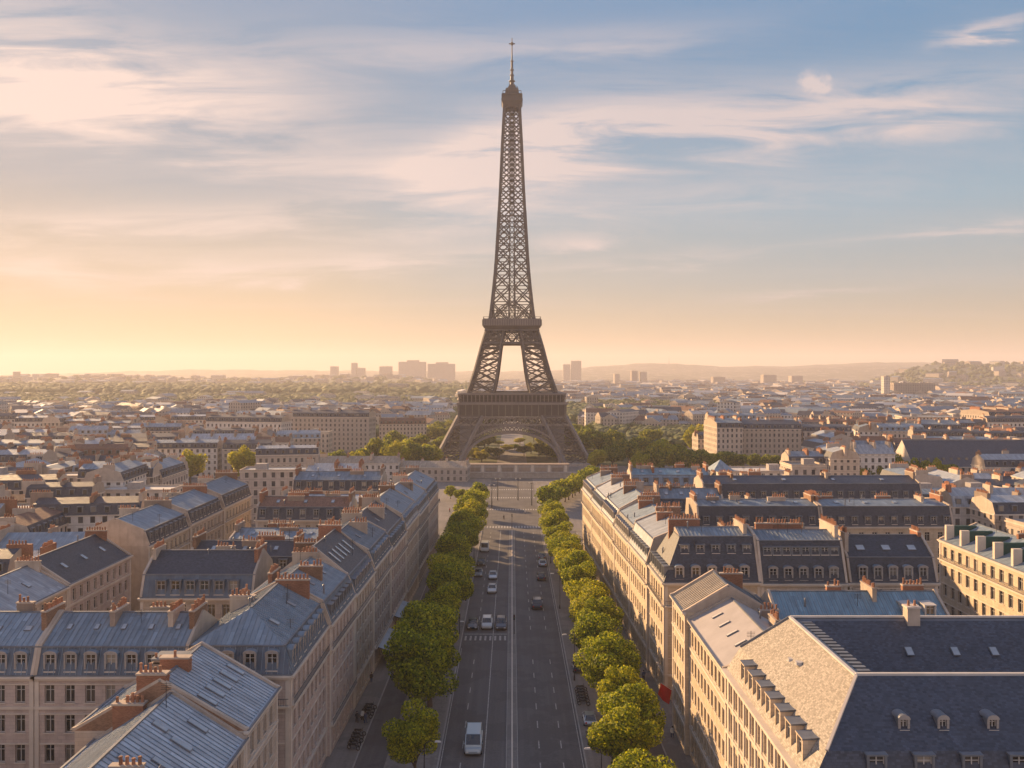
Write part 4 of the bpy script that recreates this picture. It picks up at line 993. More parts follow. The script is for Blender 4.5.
b.chimney(6.6, 0, 7, up=1.4, mat='stucco'); b.chimney(0, 2, 5, axis='x', up=.8, mat='brick'); b.chimney(-4, 2, 3, axis='x', up=.9); b.vents(4)
b = bld('narrow building with four arched dormers and two skylights in dark slate, right', 57, 72, 147, 159, 18.4, det=3, wall='stone', group='wings of the right block')
b.walls('S', fh=3.3, pitch=2.4); b.roof(4.0, 1.4, 3.0, 'SN', m1='slate', m2='slate'); b.dormers('S', 'arch', step=2.55, h_=2.0, lift=.5, n=5); b.skylights('S', 3, 1.4, 1.2, .4); b.chimney(-7, 0, 7, up=1.0, mat='stucco'); b.chimney(6.9, 1, 3, up=.6, mat='brick')
# avenue row on the right, far part
def xr(y): return 24.9 - (y - 143) * 4.0 / 112
for i, (y0, y1, e, m1, m2, h1, h2, lb) in enumerate([
        (157.1, 176, 19.6, 'zinc_pale', 'zinc_pale', 4.2, 2.2, 'sunlit avenue building with tall pale roof slope next to the corner mansard'),
        (176.05, 196, 19.4, 'slate', 'zinc', 3.4, 2.6, 'sunlit avenue building with close-set attic windows, middle of the right row'),
        (196.05, 216, 19.8, 'zinc_pale', 'zinc', 3.2, 3.0, 'sunlit avenue building with pale hooded roof, middle of the far right row'),
        (216.05, 236, 19.4, 'zinc', 'zinc_pale', 3.2, 2.8, 'sunlit avenue building, last but one before the square on the right'),
        (236.05, 257, 19.6, 'zinc', 'zinc', 3.2, 2.2, 'last sunlit avenue building on the right before the hedge-like trees')]):
    x = xr((y0 + y1) / 2)
    b = bld(lb, x, x + 13.5, y0, y1, e, R(2.05), det=2, wall='stone_gold', group=G5)
    b.walls('W' if i < 4 else 'WN', fh=3.25, pitch=2.25, balc=(3,)); b.roof(h1, 1.2, h2, 'EW', axis='y', m1=m1, m2=m2)
    b.dormers('W', ['flat', 'arch', 'ped'][i % 3], step=2.25, mat='lead', h_=1.9); b.chimney(1, b.y1 - .5, 5, axis='x', up=.9); b.chimney(3, -2, 3.2, axis='x', up=.4, mat='brick'); b.chimney(-1, 3, 3, axis='x', up=.8); b.vents(4)
G6 = 'wings of the right block'
for (x0, x1, y0, y1, e, h1, h2, m1, m2, wl, lb) in [
    (41, 57, 166, 177, 18.5, 2.6, 1.6, 'slate', 'slate', 'stone_grey', 'sooty courtyard wing crowded with chimney pots behind the big corner mansard'),
    (42, 70, 197, 211, 19.0, 4.4, .8, 'slate', 'zinc', 'stone_gold', 'long slate mansard wing with pale flat zinc top, western half'),
    (70.05, 100, 197, 211, 19.0, 4.4, .8, 'slate', 'zinc', 'stone_gold', 'long slate mansard wing with pale flat zinc top, eastern half near the green fins'),
    (37, 54, 221, 231, 18.6, 3.0, 2.2, 'slate', 'zinc', 'stone_grey', 'courtyard wing with blue zinc patch beyond the long mansard, right of the avenue'),
    (52, 112, 237, 250, 19.2, 4.2, 1.6, 'slate', 'slate_blue', 'stone', 'very long dark slate roof dotted with skylights, second beyond the long mansard'),
    (36, 60, 262, 274, 19.8, 3.0, 1.6, 'zinc', 'zinc_teal', 'stone', 'far end wing with blue patched roof closing the right block'),
    (62, 86, 264, 276, 20.6, .6, .6, 'zinc', 'white_roof', 'stone', 'broad pale flat-roofed building at the far end of the right block')]:
    b = bld(lb, x0, x1, y0, y1, e, R(rnd.uniform(-1, 1)), det=2, wall=wl, group=G6)
    b.walls('S' if y0 < 230 else '', pitch=3.0 if y0 == 197 else 2.5, courses=(1,)); b.roof(h1, 1.3 if h1 > 1 else .3, h2, 'SN', m1=m1, m2=m2)
    if h1 > 1: b.dormers('S', 'flat', step=3.0, h_=1.7, mat='lead')
    stacks_on_ends(b, ln=5); b.skylights('S', 4, 1.0, 1.2)
    for q in range(4): b.chimney(rnd.uniform(b.x0 + 2, b.x1 - 2), rnd.uniform(-2, 3), rnd.uniform(2.5, 5), axis=rnd.choice('xxy'), up=rnd.uniform(.3, 1.2))
    b.vents(5)
# right edge: cream building with green fins
b = bld('sunlit cream building with dark green roof fins at the right edge', 88, 103, 128, 179, 19.6, det=3, wall='stone_gold')
b.walls('W', fh=3.4, pitch=2.9, ww=1.45, wh=2.3, balc=(3,)); b.roof(.02, .02, 3.2, 'EW', axis='y', m1='zinc_pale', m2='zinc', ribs=False)
for i in range(9):
    y = -23.5 + i * 5.9; f = MB(); f.box(-7.2, -5.6, y - .35, y + .35, 18.8, 22.8, M['trim']); f.box(-5.6, -1.0, y - .3, y + .3, 19.2, 22.7, M['green_paint']); f.build('roof_fin', b.root)
b.chimney(2, -8, 5, axis='x', up=1, mat='brick'); b.chimney(2, 10, 5, axis='x', up=1, mat='brick'); b.vents(4)
# ------------------------------------------------------------------ terrain, far city
def crest_px(px):
    t = [(-900, 372), (-300, 374), (0, 375.5), (60, 374), (120, 371.5), (200, 369.5), (330, 370.5), (460, 371.5), (540, 371), (580, 368.5), (600, 366), (640, 363.6), (676, 363.3), (690, 365), (720, 366.4), (800, 366), (850, 363.2), (905, 362), (950, 363.5), (1024, 366), (1400, 362), (2000, 366)]
    for (a, va), (b, vb) in zip(t, t[1:]):
        if px <= b: return va + (vb - va) * max(0, (px - a)) / (b - a)
    return t[-1][1]
def sstep(a, b, x): x = min(1, max(0, (x - a) / (b - a))); return x * x * (3 - 2 * x)
def hill_z(x, y):
    if y < 2200: return 0.0
    px = 512 + F * x / y; far = (H + (HY - crest_px(px)) * 7200 / F + 3 * math.sin(px * .11) + 2 * math.sin(px * .31)) * sstep(4200, 7200, y) * (1 - .9 * sstep(7600, 11500, y))
    near = 0.0
    if px > 850: near = (H + (HY - (372 - 8.5 * sstep(850, 960, px) - .7 * math.sin(px * .03))) * 3600 / F) * sstep(2300, 3600, y) * (1 - sstep(3700, 5200, y)) * sstep(850, 935, px)
    if px < 480: near = max(near, 24 * sstep(2500, 3600, y) * (1 - sstep(3800, 4600, y)) * (1 - sstep(380, 480, px)) * (1 + .25 * math.sin(px * .02)))
    return max(0, far, near)
def hills_material():
    m = bpy.data.materials.new('wooded hills'); m.use_nodes = True; t = NT(m.node_tree); b = t.n['Principled BSDF']
    ob = t.new('ShaderNodeTexCoord').outputs['Object']
    c = t.ramp(t.noise(ob, .0018, 8, .7), [(.36, (.12, .11, .095)), (.46, (.07, .08, .05)), (.52, (.03, .042, .024)), (.75, (.04, .055, .028))])
    c = t.mix(t.ramp(t.noise(ob, .02, 5, .7), [(.55, 0.), (.62, .75)]), c, (.38, .33, .29))
    t.l.new(c, b.inputs['Base Color']); b.inputs['Roughness'].default_value = .95
    return m
mb = MB(); HM = hills_material(); nx, ny = 240, 70; vs = []; fs = []
for j in range(ny + 1):
    y = 2150 * (12000 / 2150) ** (j / ny)
    for i in range(nx + 1):
        a = -1.2 + 2.4 * i / nx; x = a * y; z = hill_z(x, y)
        vs.append((x, y, z + .05 if j else -.5))
for j in range(ny):
    for i in range(nx): k = j * (nx + 1) + i; fs.append((k, k + 1, k + nx + 2, k + nx + 1))
mb.raw(vs, fs, HM); tag(mb.build('hills', smooth=False), kind='structure')

FW = ['farwall', 'farwall', 'farwall2', 'farwall3']
RM = ['zinc', 'zinc', 'zinc_pale', 'slate', 'slate', 'tile', 'gravel_roof']
RN = {'zinc': 'blue-grey zinc', 'zinc_pale': 'pale zinc', 'slate': 'dark slate', 'tile': 'brown tiled', 'gravel_roof': 'flat gravel', 'zinc_brown': 'brown zinc', 'white_roof': 'flat white', 'zinc_teal': 'teal zinc'}
WN = {'farwall': 'cream', 'farwall2': 'grey-beige', 'farwall3': 'pale', 'stucco': 'beige', 'white': 'white'}
def roof_mesh(mb, w_, d_, e, style, rm, x0=0, y0=0, rot=0.0, wallm=None, r=rnd):
    """mansard / gable / flat roof on a centred footprint, long axis x"""
    ca, sa = math.cos(rot), math.sin(rot); T_ = lambda x, y, z: (x0 + x * ca - y * sa, y0 + x * sa + y * ca, z)
    X, Y = w_/2, d_/2
    if style == 'mansard':
        h1, i1, h2 = 2.8, 1.0, r.uniform(.8, 2.2); low = M['slate'] if r.random() < .6 else M[rm]
        a, b = X, Y - i1
        mb.face([T_(-X, -Y - .2, e), T_(X, -Y - .2, e), T_(a, -b, e + h1), T_(-a, -b, e + h1)], low); mb.face([T_(X, Y + .2, e), T_(-X, Y + .2, e), T_(-a, b, e + h1), T_(a, b, e + h1)], low)
        mb.face([T_(-a, -b, e + h1), T_(a, -b, e + h1), T_(a, 0, e + h1 + h2), T_(-a, 0, e + h1 + h2)], M[rm]); mb.face([T_(a, b, e + h1), T_(-a, b, e + h1), T_(-a, 0, e + h1 + h2), T_(a, 0, e + h1 + h2)], M[rm])
        for s_ in (-1, 1):
            f = [T_(s_ * X, -Y - .2, e), T_(s_ * X, Y + .2, e), T_(s_ * X, b, e + h1), T_(s_ * X, 0, e + h1 + h2), T_(s_ * X, -b, e + h1)]; mb.face(f if s_ > 0 else f[::-1], M['stucco'])
        return e + h1 + h2
    if style == 'gable':
        h = r.uniform(2.0, 4.0)
        mb.face([T_(-X, -Y - .3, e), T_(X, -Y - .3, e), T_(X, 0, e + h), T_(-X, 0, e + h)], M[rm]); mb.face([T_(X, Y + .3, e), T_(-X, Y + .3, e), T_(-X, 0, e + h), T_(X, 0, e + h)], M[rm])
        for s_ in (-1, 1):
            f = [T_(s_ * X, -Y - .3, e), T_(s_ * X, Y + .3, e), T_(s_ * X, 0, e + h)]; mb.face(f if s_ > 0 else f[::-1], M['stucco'])
        return e + h
    # flat with parapet and housings
    mb.face([T_(-X + .3, -Y + .3, e + .02), T_(X - .3, -Y + .3, e + .02), T_(X - .3, Y - .3, e + .02), T_(-X + .3, Y - .3, e + .02)], M[rm])
    for (p, q) in (((-X, -Y), (X, -Y)), ((X, -Y), (X, Y)), ((X, Y), (-X, Y)), ((-X, Y), (-X, -Y))): mb.beam(T_(*p, e + .25), T_(*q, e + .25), .35, M['stucco'], .7)
    for k in range(max(1, int(w_ / 14))):
        x = r.uniform(-X + 3, X - 3); mb.beam(T_(x - 2, 0, e + 1.1), T_(x + 2, 0, e + 1.1), 3.2, M['gravel_roof'], 2.2)
    return e + .6
def simple(label, cx, cy, w_, d_, e, rz=0.0, wall=None, roof=None, style=None, group=None, name='city_building', seed=None, chim=True, z0=0.0, cat='building'):
    r = random.Random(seed if seed is not None else int(cx * 31 + cy * 17))
    t = thing(name, label, cat, (cx, cy, z0), rz, group); wall = wall or r.choice(FW); roof = roof or r.choice(RM); style = style or 'mansard'
    mb = MB(); mb.box(-w_/2, w_/2, -d_/2, d_/2, 0, e, M[wall], bottom=False); mb.box(-w_/2 - .25, w_/2 + .25, -d_/2 - .25, d_/2 + .25, e - .35, e - .02, M['trim']); 
    mb.build('wall', t)
    rb = MB(); top = roof_mesh(rb, w_, d_, e, style, roof, r=r)
    o = rb.build('roof', t)
    if style == 'mansard':
        n = int(w_ / 3.1)
        def dmf():
            db = MB(); db.box(-.75, .75, 0, 1.2, 0, 1.8, M['lead']); db.box(-.5, .5, -.05, 0, .3, 1.6, M['glass']); return db.mesh('dormer')
        for i in range(n):
            x = -w_/2 + (i + .5) * w_ / n
            put(tmpl('far_dormer', dmf), 'dormer', t, (x, -d_/2 + .1, e + .4))
        if cy > 335: rb.v += [(a_, b_, c_) for a_, b_, c_ in []]
    if style == 'flat' or not chim: return t
    n = max(2, int(w_ / 11))
    for i in range(n + 1):
        x = -w_/2 + i * w_ / n + r.uniform(-.8, .8); x = max(-w_/2 + .5, min(w_/2 - .5, x)); ln = r.uniform(2.5, d_ * .55); cb = MB(); mt = r.choice([M['stucco'], M['stucco'], M['brick'], M['brick_brown'], M['stucco_dark'], M['stucco']])
        if r.random() < .75: cb.box(-.45, .45, -ln/2, ln/2, e + 1.5, top + r.uniform(.5, 1.3), mt); hz = cb.v[-1][2]; [cb.cyl((0, -ln/2 + .4 + k * .6, hz), .2, .15, r.uniform(.5, .9), M['pot'], 5) for k in range(int((ln - .4) / .6))]
        else: cb.box(-ln/2, ln/2, -.4, .4, e + 1.5, top + r.uniform(.6, 1.5), mt); hz = cb.v[-1][2]; [cb.cyl((-ln/2 + .4 + k * .6, 0, hz), .2, .15, r.uniform(.5, .9), M['pot'], 5) for k in range(int((ln - .4) / .6))]
        cb.build('chimney', t, loc=(x, r.uniform(-1.5, 1.5), 0))
    return t

# ---- landmark mid and far buildings, placed one by one
def at(px, y, z=0): return (px - 512) * y / F
LM = [ # label, px0, px1, Y, depth, eave, rz, wall, roof, style
 ('long low white pavilion with a row of tall windows left of the tower foot', 318, 398, 424, 12, 9.6, 0, 'farwall3', 'zinc_brown', 'gable'),
 ('low pavilion with brownish roof between the white pavilion and the tower', 399, 468, 428, 14, 7.0, -4, 'farwall2', 'zinc_brown', 'gable'),
 ('long grey-white residential slab behind the left trees, nearest of three', 205, 286, 560, 16, 22, -10, 'farwall3', 'slate', 'mansard'),
 ('long grey-white residential slab behind the left trees, middle of three', 288, 372, 600, 16, 23, -8, 'farwall2', 'slate', 'mansard'),
 ('pale residential slab with dark mansard left of the round tree', 112, 172, 470, 15, 16, 14, 'farwall3', 'slate', 'mansard'),
 ('stone apartment block with a bright sunlit corner right of the tower trees', 716, 742, 500, 30, 22, 2, 'farwall', 'zinc', 'mansard'),
 ('stone apartment block with slate mansard joined to the sunlit corner block', 744, 802, 505, 20, 21, -3, 'farwall', 'slate', 'mansard'),
 ('grey apartment block at the far right of the stone pair', 804, 852, 512, 20, 19, -3, 'farwall2', 'slate', 'mansard'),
 ('long hall with plain dark slate roof at the right picture edge', 914, 1075, 385, 24, 12, 0, 'farwall2', 'slate_blue', 'bighall'),
 ('round-fronted cream building among the far right roofs', 908, 972, 690, 26, 18, -12, 'farwall', 'zinc_pale', 'flat'),
 ('craggy sunlit cream block at the far right edge', 982, 1032, 640, 30, 22, 12, 'farwall', 'tile', 'mansard'),
 ('wide grey school-like block with pale stepped terraces, right', 822, 905, 450, 18, 10, -2, 'farwall2', 'zinc_pale', 'flat'),
 ('white flat-roofed hall with small glass peak behind the right avenue block', 724, 792, 316, 16, 17.5, 3, 'farwall3', 'white_roof', 'flat'),
 ('small dark glass-topped block beside the white hall', 792, 826, 318, 14, 19.5, 0, 'farwall2', 'slate_blue', 'flat'),
 ('slim pale residential tower in the far right distance', 884, 890, 1500, 12, 46, 0, 'farwall3', 'white_roof', 'flat'),
 ('wide pale office slab in the far right distance beside the slim tower', 894, 935, 1560, 20, 34, 0, 'farwall2', 'white_roof', 'flat'),
 ('white low block standing before the dark wood right of the tower', 605, 617, 1050, 18, 14, 0, 'farwall3', 'white_roof', 'flat'),
 ('long white low hall beyond the trees right of the tower', 572, 600, 1000, 16, 8, 0, 'farwall3', 'white_roof', 'flat')]
for lb, p0, p1, Y, dp, e, rz, wl, rf, st in LM:
    x0, x1 = at(p0, Y), at(p1, Y); nm = 'residential_tower' if 'tower in' in lb else 'city_building'
    t = simple(lb, (x0 + x1) / 2, Y + dp / 2, (x1 - x0), dp, e, R(rz), wl, rf, 'gable' if st == 'bighall' else st, name=nm)
    if st == 'bighall':
        for c in list(t.children):
            if c.name.startswith(('roof', 'chimney')): bpy.data.objects.remove(c)
        mb = MB(); w2, d2 = (x1 - x0) / 2, dp / 2; e = 12
        mb.face([(-w2, -d2, e), (w2, -d2, e), (w2, 0, e + 11), (-w2, 0, e + 11)], M['slate_blue']); mb.face([(w2, d2, e), (-w2, d2, e), (-w2, 0, e + 11), (w2, 0, e + 11)], M['slate_blue'])
        mb.face([(-w2, d2, e), (-w2, -d2, e), (-w2, 0, e + 11)], M['trim']); mb.face([(w2, -d2, e), (w2, d2, e), (w2, 0, e + 11)], M['trim']); mb.beam((-w2, 0, e + 11), (w2, 0, e + 11), .5, M['lead'])
        for i in range(20): mb.box(-w2 + 4 + i * 3.4, -w2 + 5 + i * 3.4, -d2 + 3, -d2 + 3.8, e + 2.6, e + 3.8, M['glass'])
        mb.build('roof', t)
    if 'glass peak' in lb:
        mb = MB(); mb.raw([(-16, -5, 17.6), (-8, -5, 17.6), (-8, 5, 17.6), (-16, 5, 17.6), (-12, 0, 21.5)], [(0, 1, 4), (1, 2, 4), (2, 3, 4), (3, 0, 4)], M['zinc']); mb.build('glass_peak', t)
# far skyline blocks (hazy)
SK = [('small block with a stepped top, leftmost on the hazy skyline', 331, 338, 366.5, 'b'), ('slender dark tower on the skyline left of the tower', 352, 357, 363, 't'), ('low block touching the slender skyline tower', 358, 365, 368, 'b'),
      ('domed low block between the slender tower and the big slabs on the skyline', 380, 392, 366.5, 'b'), ('big slab block on the skyline, left of the pair beside the iron tower', 399, 426, 362, 's'), ('big slab block on the skyline, right of the pair beside the iron tower', 428, 455, 364, 's'),
      ('small cube block on the crest just right of the iron tower', 571, 581, 361, 'b'), ('low block beside the cube on the crest right of the iron tower', 563, 570, 364.5, 'b'),
      ('pale twin tower on the misty slope right of the iron tower, left one', 614, 619, 374, 't'), ('grey tower on the misty slope, left of two close together', 631, 637, 371, 't'), ('grey tower on the misty slope, right of two close together', 640, 646, 372, 't'),
      ('low wide block on the misty slope beneath the antenna', 712, 724, 377, 'b'), ('wide block on the slope under the right crest', 762, 775, 375, 'b'), ('pale block on the slope near the right crest', 790, 801, 376, 'b')]
for i, (lb, p0, p1, py, k) in enumerate(SK):
    Y = 4300 if py < 370 else 3300; x0, x1 = at(p0, Y), at(p1, Y); e = H + (HY - py) * Y / F
    t = simple(lb, (x0 + x1) / 2, Y, x1 - x0, 40, e, 0, 'farwall2', 'gravel_roof', 'flat', name='tower_block', group=None, cat='tower block')
    if k == 's':
        c = MB(); c.box(-(x1 - x0) * .2, (x1 - x0) * .25, -10, 10, e, e + 9, M['farwall2']); c.build('roof_housing', t)
mb = MB(); mb.beam((0, 0, 0), (0, 0, 40), 2.2, M['iron']); mb.beam((0, 0, 40), (0, 0, 70), 1.0, M['iron']); mb.beam((-4, 0, 0), (0, 0, 30), .8, M['iron']); mb.beam((4, 0, 0), (0, 0, 30), .8, M['iron'])
o = mb.build('radio_mast', loc=(at(669, 7100), 7100, hill_z(at(669, 7100), 7100))); tag(o, 'thin radio mast on the wooded crest right of the iron tower', 'mast')

# ---- generated rows of individual buildings
occ = []
def free(x, y, w_, d_):
    px = 512 + F * x / y
    if abs(x) < 46 and y < 440: return False
    if -100 < x < 175 and y > 290 and y < 445:            # square, quay and low pavilions
        if y > 330 or abs(x) < 60: 
            if not (x > 70 and y > 330): return False
    if -115 < x < 118 and 440 <= y < 620: return False
    if -70 < x < 70 and 600 <= y < 1200: return False
    if 160 < px < 272 and 262 < y < 430: return False
    if 585 < px < 715 and 500 < y < 800: return False
    if 780 < px < 965 and 340 < y < 374: return False
    if 555 < px < 800 and 285 < y < 505: return False
    for (a, b, c, d) in occ:
        if a - w_/2 < x < b + w_/2 and c - d_/2 - 1 < y < d + d_/2 + 1: return False
    return True
for lb, p0, p1, Y, dp, e, rz, wl, rf, st in LM: occ.append((at(p0, Y) - 3, at(p1, Y) + 3, Y - 8, Y + dp + 6))
occ.append((24, 113, 120, 280)); occ.append((-92, -22, 50, 268)); occ.append((86, 106, 120, 182))
near_rows = [96, 122, 136, 152, 166, 182, 196, 212, 226, 240, 254, 268]
ROWS = near_rows + [284, 300, 316, 333, 352, 374, 398, 424, 452, 482, 514, 548, 584, 622, 662, 706, 754]
SZ = {True: 'long', False: 'short'}; count = 0; gl = 'city buildings in rows on the plain'
for ri, Y in enumerate(ROWS):
    half = Y * .62 + 14; x = -half; pos = {'l': 0, 'r': 0}; prev = None
    while x < half:
        w_ = rnd.uniform(15, 30) * (1 if Y < 400 else 1.25); rot = rnd.gauss(0, 3.0) + (6 if x < -100 else (-5 if x > 150 else 0))
        side = rnd.random() < .28 and Y > 120; cx = x + w_/2; d_ = rnd.uniform(10, 13.5)
        if side: w2, d2, cx = 12, min(26, w_ + 4), x + 6; adv = 13
        else: w2, d2 = w_, d_; adv = w_ + (0.3 if rnd.random() < .7 else rnd.uniform(3, 12))
        if free(cx, Y, w2, d2) and abs(cx) < half and count < 205:
            lr = 'left' if cx < 0 else 'right'; pos[lr[0]] += 1; n = pos[lr[0]]
            style = rnd.choices(['mansard', 'gable', 'flat'], [.62, .22, .16])[0]; rf = rnd.choice(RM[:6]) if style != 'flat' else rnd.choice(['gravel_roof', 'white_roof', 'zinc_pale'])
            wl = rnd.choice(FW); e = rnd.uniform(15, 20.5) if Y > 270 else rnd.uniform(14, 18.5)
            if 292 < Y < 341 and cx > 80: e = rnd.uniform(10, 13)
            if Y > 450: e = rnd.uniform(12, 19)
            px = 512 + F * cx / Y; rank = ORD[n - 1] if n <= 30 else 'last'
            lb = f"{WN[wl]} {'end-on ' if side else ''}block with {RN[rf]} {'mansard' if style == 'mansard' else 'roof'}, {rank} from left in {ORD[ri]} row, {lr} side"
            if side: t = simple(lb, cx, Y, d2, w2, e, R(90 + rot), wl, rf, style, group=gl)
            else: t = simple(lb, cx, Y, w2, d2, e, R(rot), wl, rf, style, group=gl)
            count += 1
        x += adv
# ---- the rest of the plain: one continuous far city
vs, fs, mi = [], [], []; mats = [M['farwall'], M['farwall2'], M['farwall3'], M['zinc'], M['slate'], M['tile'], M['white_roof'], M['stucco']]
r2 = random.Random(5)
for k in range(9000):
    px = r2.uniform(-140, 1164); u = r2.random(); py = 375.2 + 38 * u ** 1.15; Y = F * 34 / (py - HY); x = (px - 512) * Y / F
    if Y < 775 or Y > 4300: continue
    if px < 460 and 1080 < Y < 2650 and r2.random() < .93: continue
    if 555 < px < 735 and 860 < Y < 1350 and r2.random() < .9: continue
    if abs(x) < 80 and Y < 1300: continue
    if px > 850 and Y > 2400 and r2.random() < .8: continue
    if px < 480 and Y > 2500 and r2.random() < .5: continue
    g = 1 + Y / 2600; w_ = r2.uniform(9, 30) * g ; d_ = r2.uniform(9, 14) * g; e = r2.uniform(9, 19) + (r2.random() < .006) * r2.uniform(4, 14); z = hill_z(x, Y) - 1; a = r2.gauss(0, .5) + (math.pi / 2 if r2.random() < .35 else 0); ca, sa = math.cos(a), math.sin(a)
    X, D = w_/2, d_/2; h = e + r2.uniform(1.5, 4.0); b = len(vs)
    for (p, q, zz_) in [(-X, -D, -2), (X, -D, -2), (X, D, -2), (-X, D, -2), (-X, -D, e), (X, -D, e), (X, D, e), (-X, D, e), (-X * .96, -D * .15, h), (X * .96, -D * .15, h), (X * .96, D * .15, h), (-X * .96, D * .15, h)]:
        vs.append((x + p * ca - q * sa, Y + p * sa + q * ca, z + zz_))
    wmi = r2.choice([0, 0, 1, 1, 2]); rmi = r2.choice([3, 3, 4, 4, 5, 6, 3])
    for f, m_ in (((0, 1, 5, 4), wmi), ((1, 2, 6, 5), wmi), ((2, 3, 7, 6), wmi), ((3, 0, 4, 7), wmi), ((4, 5, 9, 8), rmi), ((6, 7, 11, 10), rmi), ((5, 6, 10, 9), 7 if r2.random() < .5 else rmi), ((7, 4, 8, 11), 7), ((8, 9, 10, 11), rmi)):
        fs.append(tuple(i + b for i in f)); mi.append(m_)
    if r2.random() < .6:
        b = len(vs); cx = r2.uniform(-X, X) * .9; hh = h + r2.uniform(.6, 2)
        for (p, q, zz_) in [(cx - .5, -2, h - 2), (cx + .5, -2, h - 2), (cx + .5, 2, h - 2), (cx - .5, 2, h - 2), (cx - .5, -2, hh), (cx + .5, -2, hh), (cx + .5, 2, hh), (cx - .5, 2, hh)]: vs.append((x + p * ca - q * sa, Y + p * sa + q * ca, z + zz_))
        for f in ((4, 5, 6, 7), (0, 1, 5, 4), (1, 2, 6, 5), (2, 3, 7, 6), (3, 0, 4, 7)): fs.append(tuple(i + b for i in f)); mi.append(5 if r2.random() < .15 else 7)
me = bpy.data.meshes.new('distant_city'); me.from_pydata(vs, [], fs); [me.materials.append(m_) for m_ in mats]; me.polygons.foreach_set('material_index', mi); auto_uv(me)
o = put(me, 'distant_city'); tag(o, 'sea of small distant roofs stretching across the plain to the hills', 'city', kind='stuff')
# ------------------------------------------------------------------ trees
def leaf_material(name, c0, c1, c2, trans=.35):
    m = bpy.data.materials.new(name); m.use_nodes = True; t = NT(m.node_tree); b = t.n['Principled BSDF']
    geo = t.new('ShaderNodeNewGeometry'); oi = t.new('ShaderNodeObjectInfo')
    c = t.ramp(geo.outputs['Random Per Island'], [(0.0, c0), (.5, c1), (1.0, c2)])
    h = t.new('ShaderNodeHueSaturation'); t.l.new(c, h.inputs['Color']); t.put(h.inputs['Hue'], t.m('MULTIPLY_ADD', oi.outputs['Random'], -.03, .515)); t.put(h.inputs['Value'], t.m('MULTIPLY_ADD', oi.outputs['Random'], .4, .8))
    t.l.new(h.outputs[0], b.inputs['Base Color']); b.inputs['Roughness'].default_value = .6; b.inputs['Specular IOR Level'].default_value = .25
    tr = t.new('ShaderNodeBsdfTranslucent'); t.l.new(h.outputs[0], tr.inputs['Color']); mx = t.new('ShaderNodeMixShader'); mx.inputs[0].default_value = trans
    out = t.n['Material Output']; t.l.new(b.outputs[0], mx.inputs[1]); t.l.new(tr.outputs[0], mx.inputs[2]); t.l.new(mx.outputs[0], out.inputs['Surface'])
    return m
M['leaf'] = leaf_material('plane tree leaves', (.05, .09, .008), (.23, .27, .012), (.60, .55, .022), .52)
M['leaf_far'] = leaf_material('park tree leaves', (.06, .10, .014), (.18, .22, .020), (.36, .34, .030), .60)
M['leaf_gold'] = leaf_material('yellowing leaves', (.22, .22, .014), (.36, .34, .018), (.52, .44, .025), .52)
M['bark'] = material('grey brown bark', (.11, .085, .06), .9, var=.3, vscale=4)
def crown_mesh(seed, rx, rz_, zc, nleaf, size, mat, nclump=26, name='crown', lean=0.0):
    r = np.random.RandomState(seed); cl = []
    for i in range(nclump):
        a = r.uniform(0, 2 * np.pi); u = r.uniform(-1, 1); rad = r.uniform(.35, .80); s_ = math.sqrt(1 - u * u)
        cl.append((rx * rad * s_ * math.cos(a), rx * rad * s_ * math.sin(a), zc + rz_ * rad * u * (.95 if u > 0 else .8), r.uniform(.26, .46) * rx))
    cl.append((0, 0, zc, .6 * rx)); cl = np.array(cl); wt = cl[:, 3] ** 2; wt /= wt.sum()
    idx = r.choice(len(cl), nleaf, p=wt); d = r.normal(size=(nleaf, 3)); d /= np.linalg.norm(d, axis=1)[:, None]
    rr = cl[idx, 3] * (r.uniform(.55, 1.0, nleaf) ** .5 * 1.08); p = cl[idx, :3] + d * rr[:, None] * [1, 1, .85]
    n = d + r.normal(size=(nleaf, 3)) * .55; n /= np.linalg.norm(n, axis=1)[:, None]
    a = np.cross(n, r.normal(size=(nleaf, 3))); a /= np.linalg.norm(a, axis=1)[:, None]; b = np.cross(n, a); sz = size * r.uniform(.6, 1.3, nleaf)[:, None]
    v = np.stack([p - a * sz - b * sz * .5, p + a * sz * .2 - b * sz * .8, p + a * sz + b * sz * .4, p - a * sz * .3 + b * sz * .8], 1).reshape(-1, 3)
    me = bpy.data.meshes.new(name); me.vertices.add(len(v)); me.vertices.foreach_set('co', v.ravel()); k = nleaf
    me.loops.add(4 * k); me.loops.foreach_set('vertex_index', np.arange(4 * k)); me.polygons.add(k); me.polygons.foreach_set('loop_start', np.arange(k) * 4); me.polygons.foreach_set('loop_total', np.full(k, 4)); me.update(calc_edges=True)
    me.materials.append(mat); return me
def trunk_mesh(seed, h, r0, spread):
    r = random.Random(seed); mb = MB(); x = y = 0; pts = [(0, 0, -.1)]
    for i in range(4): x += r.uniform(-.15, .15); y += r.uniform(-.15, .15); pts.append((x, y, h * (i + 1) / 4))
    mb.tube(pts, [r0 * 1.25, r0, r0 * .85, r0 * .7, r0 * .55], M['bark'], 8)
    for i in range(7):
        a = i * 2.4 + r.uniform(-.3, .3); z0 = h * r.uniform(.55, 1.0); L = spread * r.uniform(.6, .95); up = h * r.uniform(.45, .9); q = (x * z0 / h, y * z0 / h, z0)
        mb.tube([q, (q[0] + L * .45 * math.cos(a), q[1] + L * .45 * math.sin(a), z0 + up * .5), (q[0] + L * math.cos(a), q[1] + L * math.sin(a), z0 + up)], [r0 * .5, r0 * .32, r0 * .12], M['bark'], 6)
    return mb.mesh('trunk', smooth=True)
AV = [(crown_mesh(40 + i, 4.5 + .2 * (i % 3), 5.5 + .3 * (i % 2), 8.5, 15500, .175, M['leaf'], 20 + 3 * i), trunk_mesh(i, 5.6, .30, 3.6)) for i in range(5)]
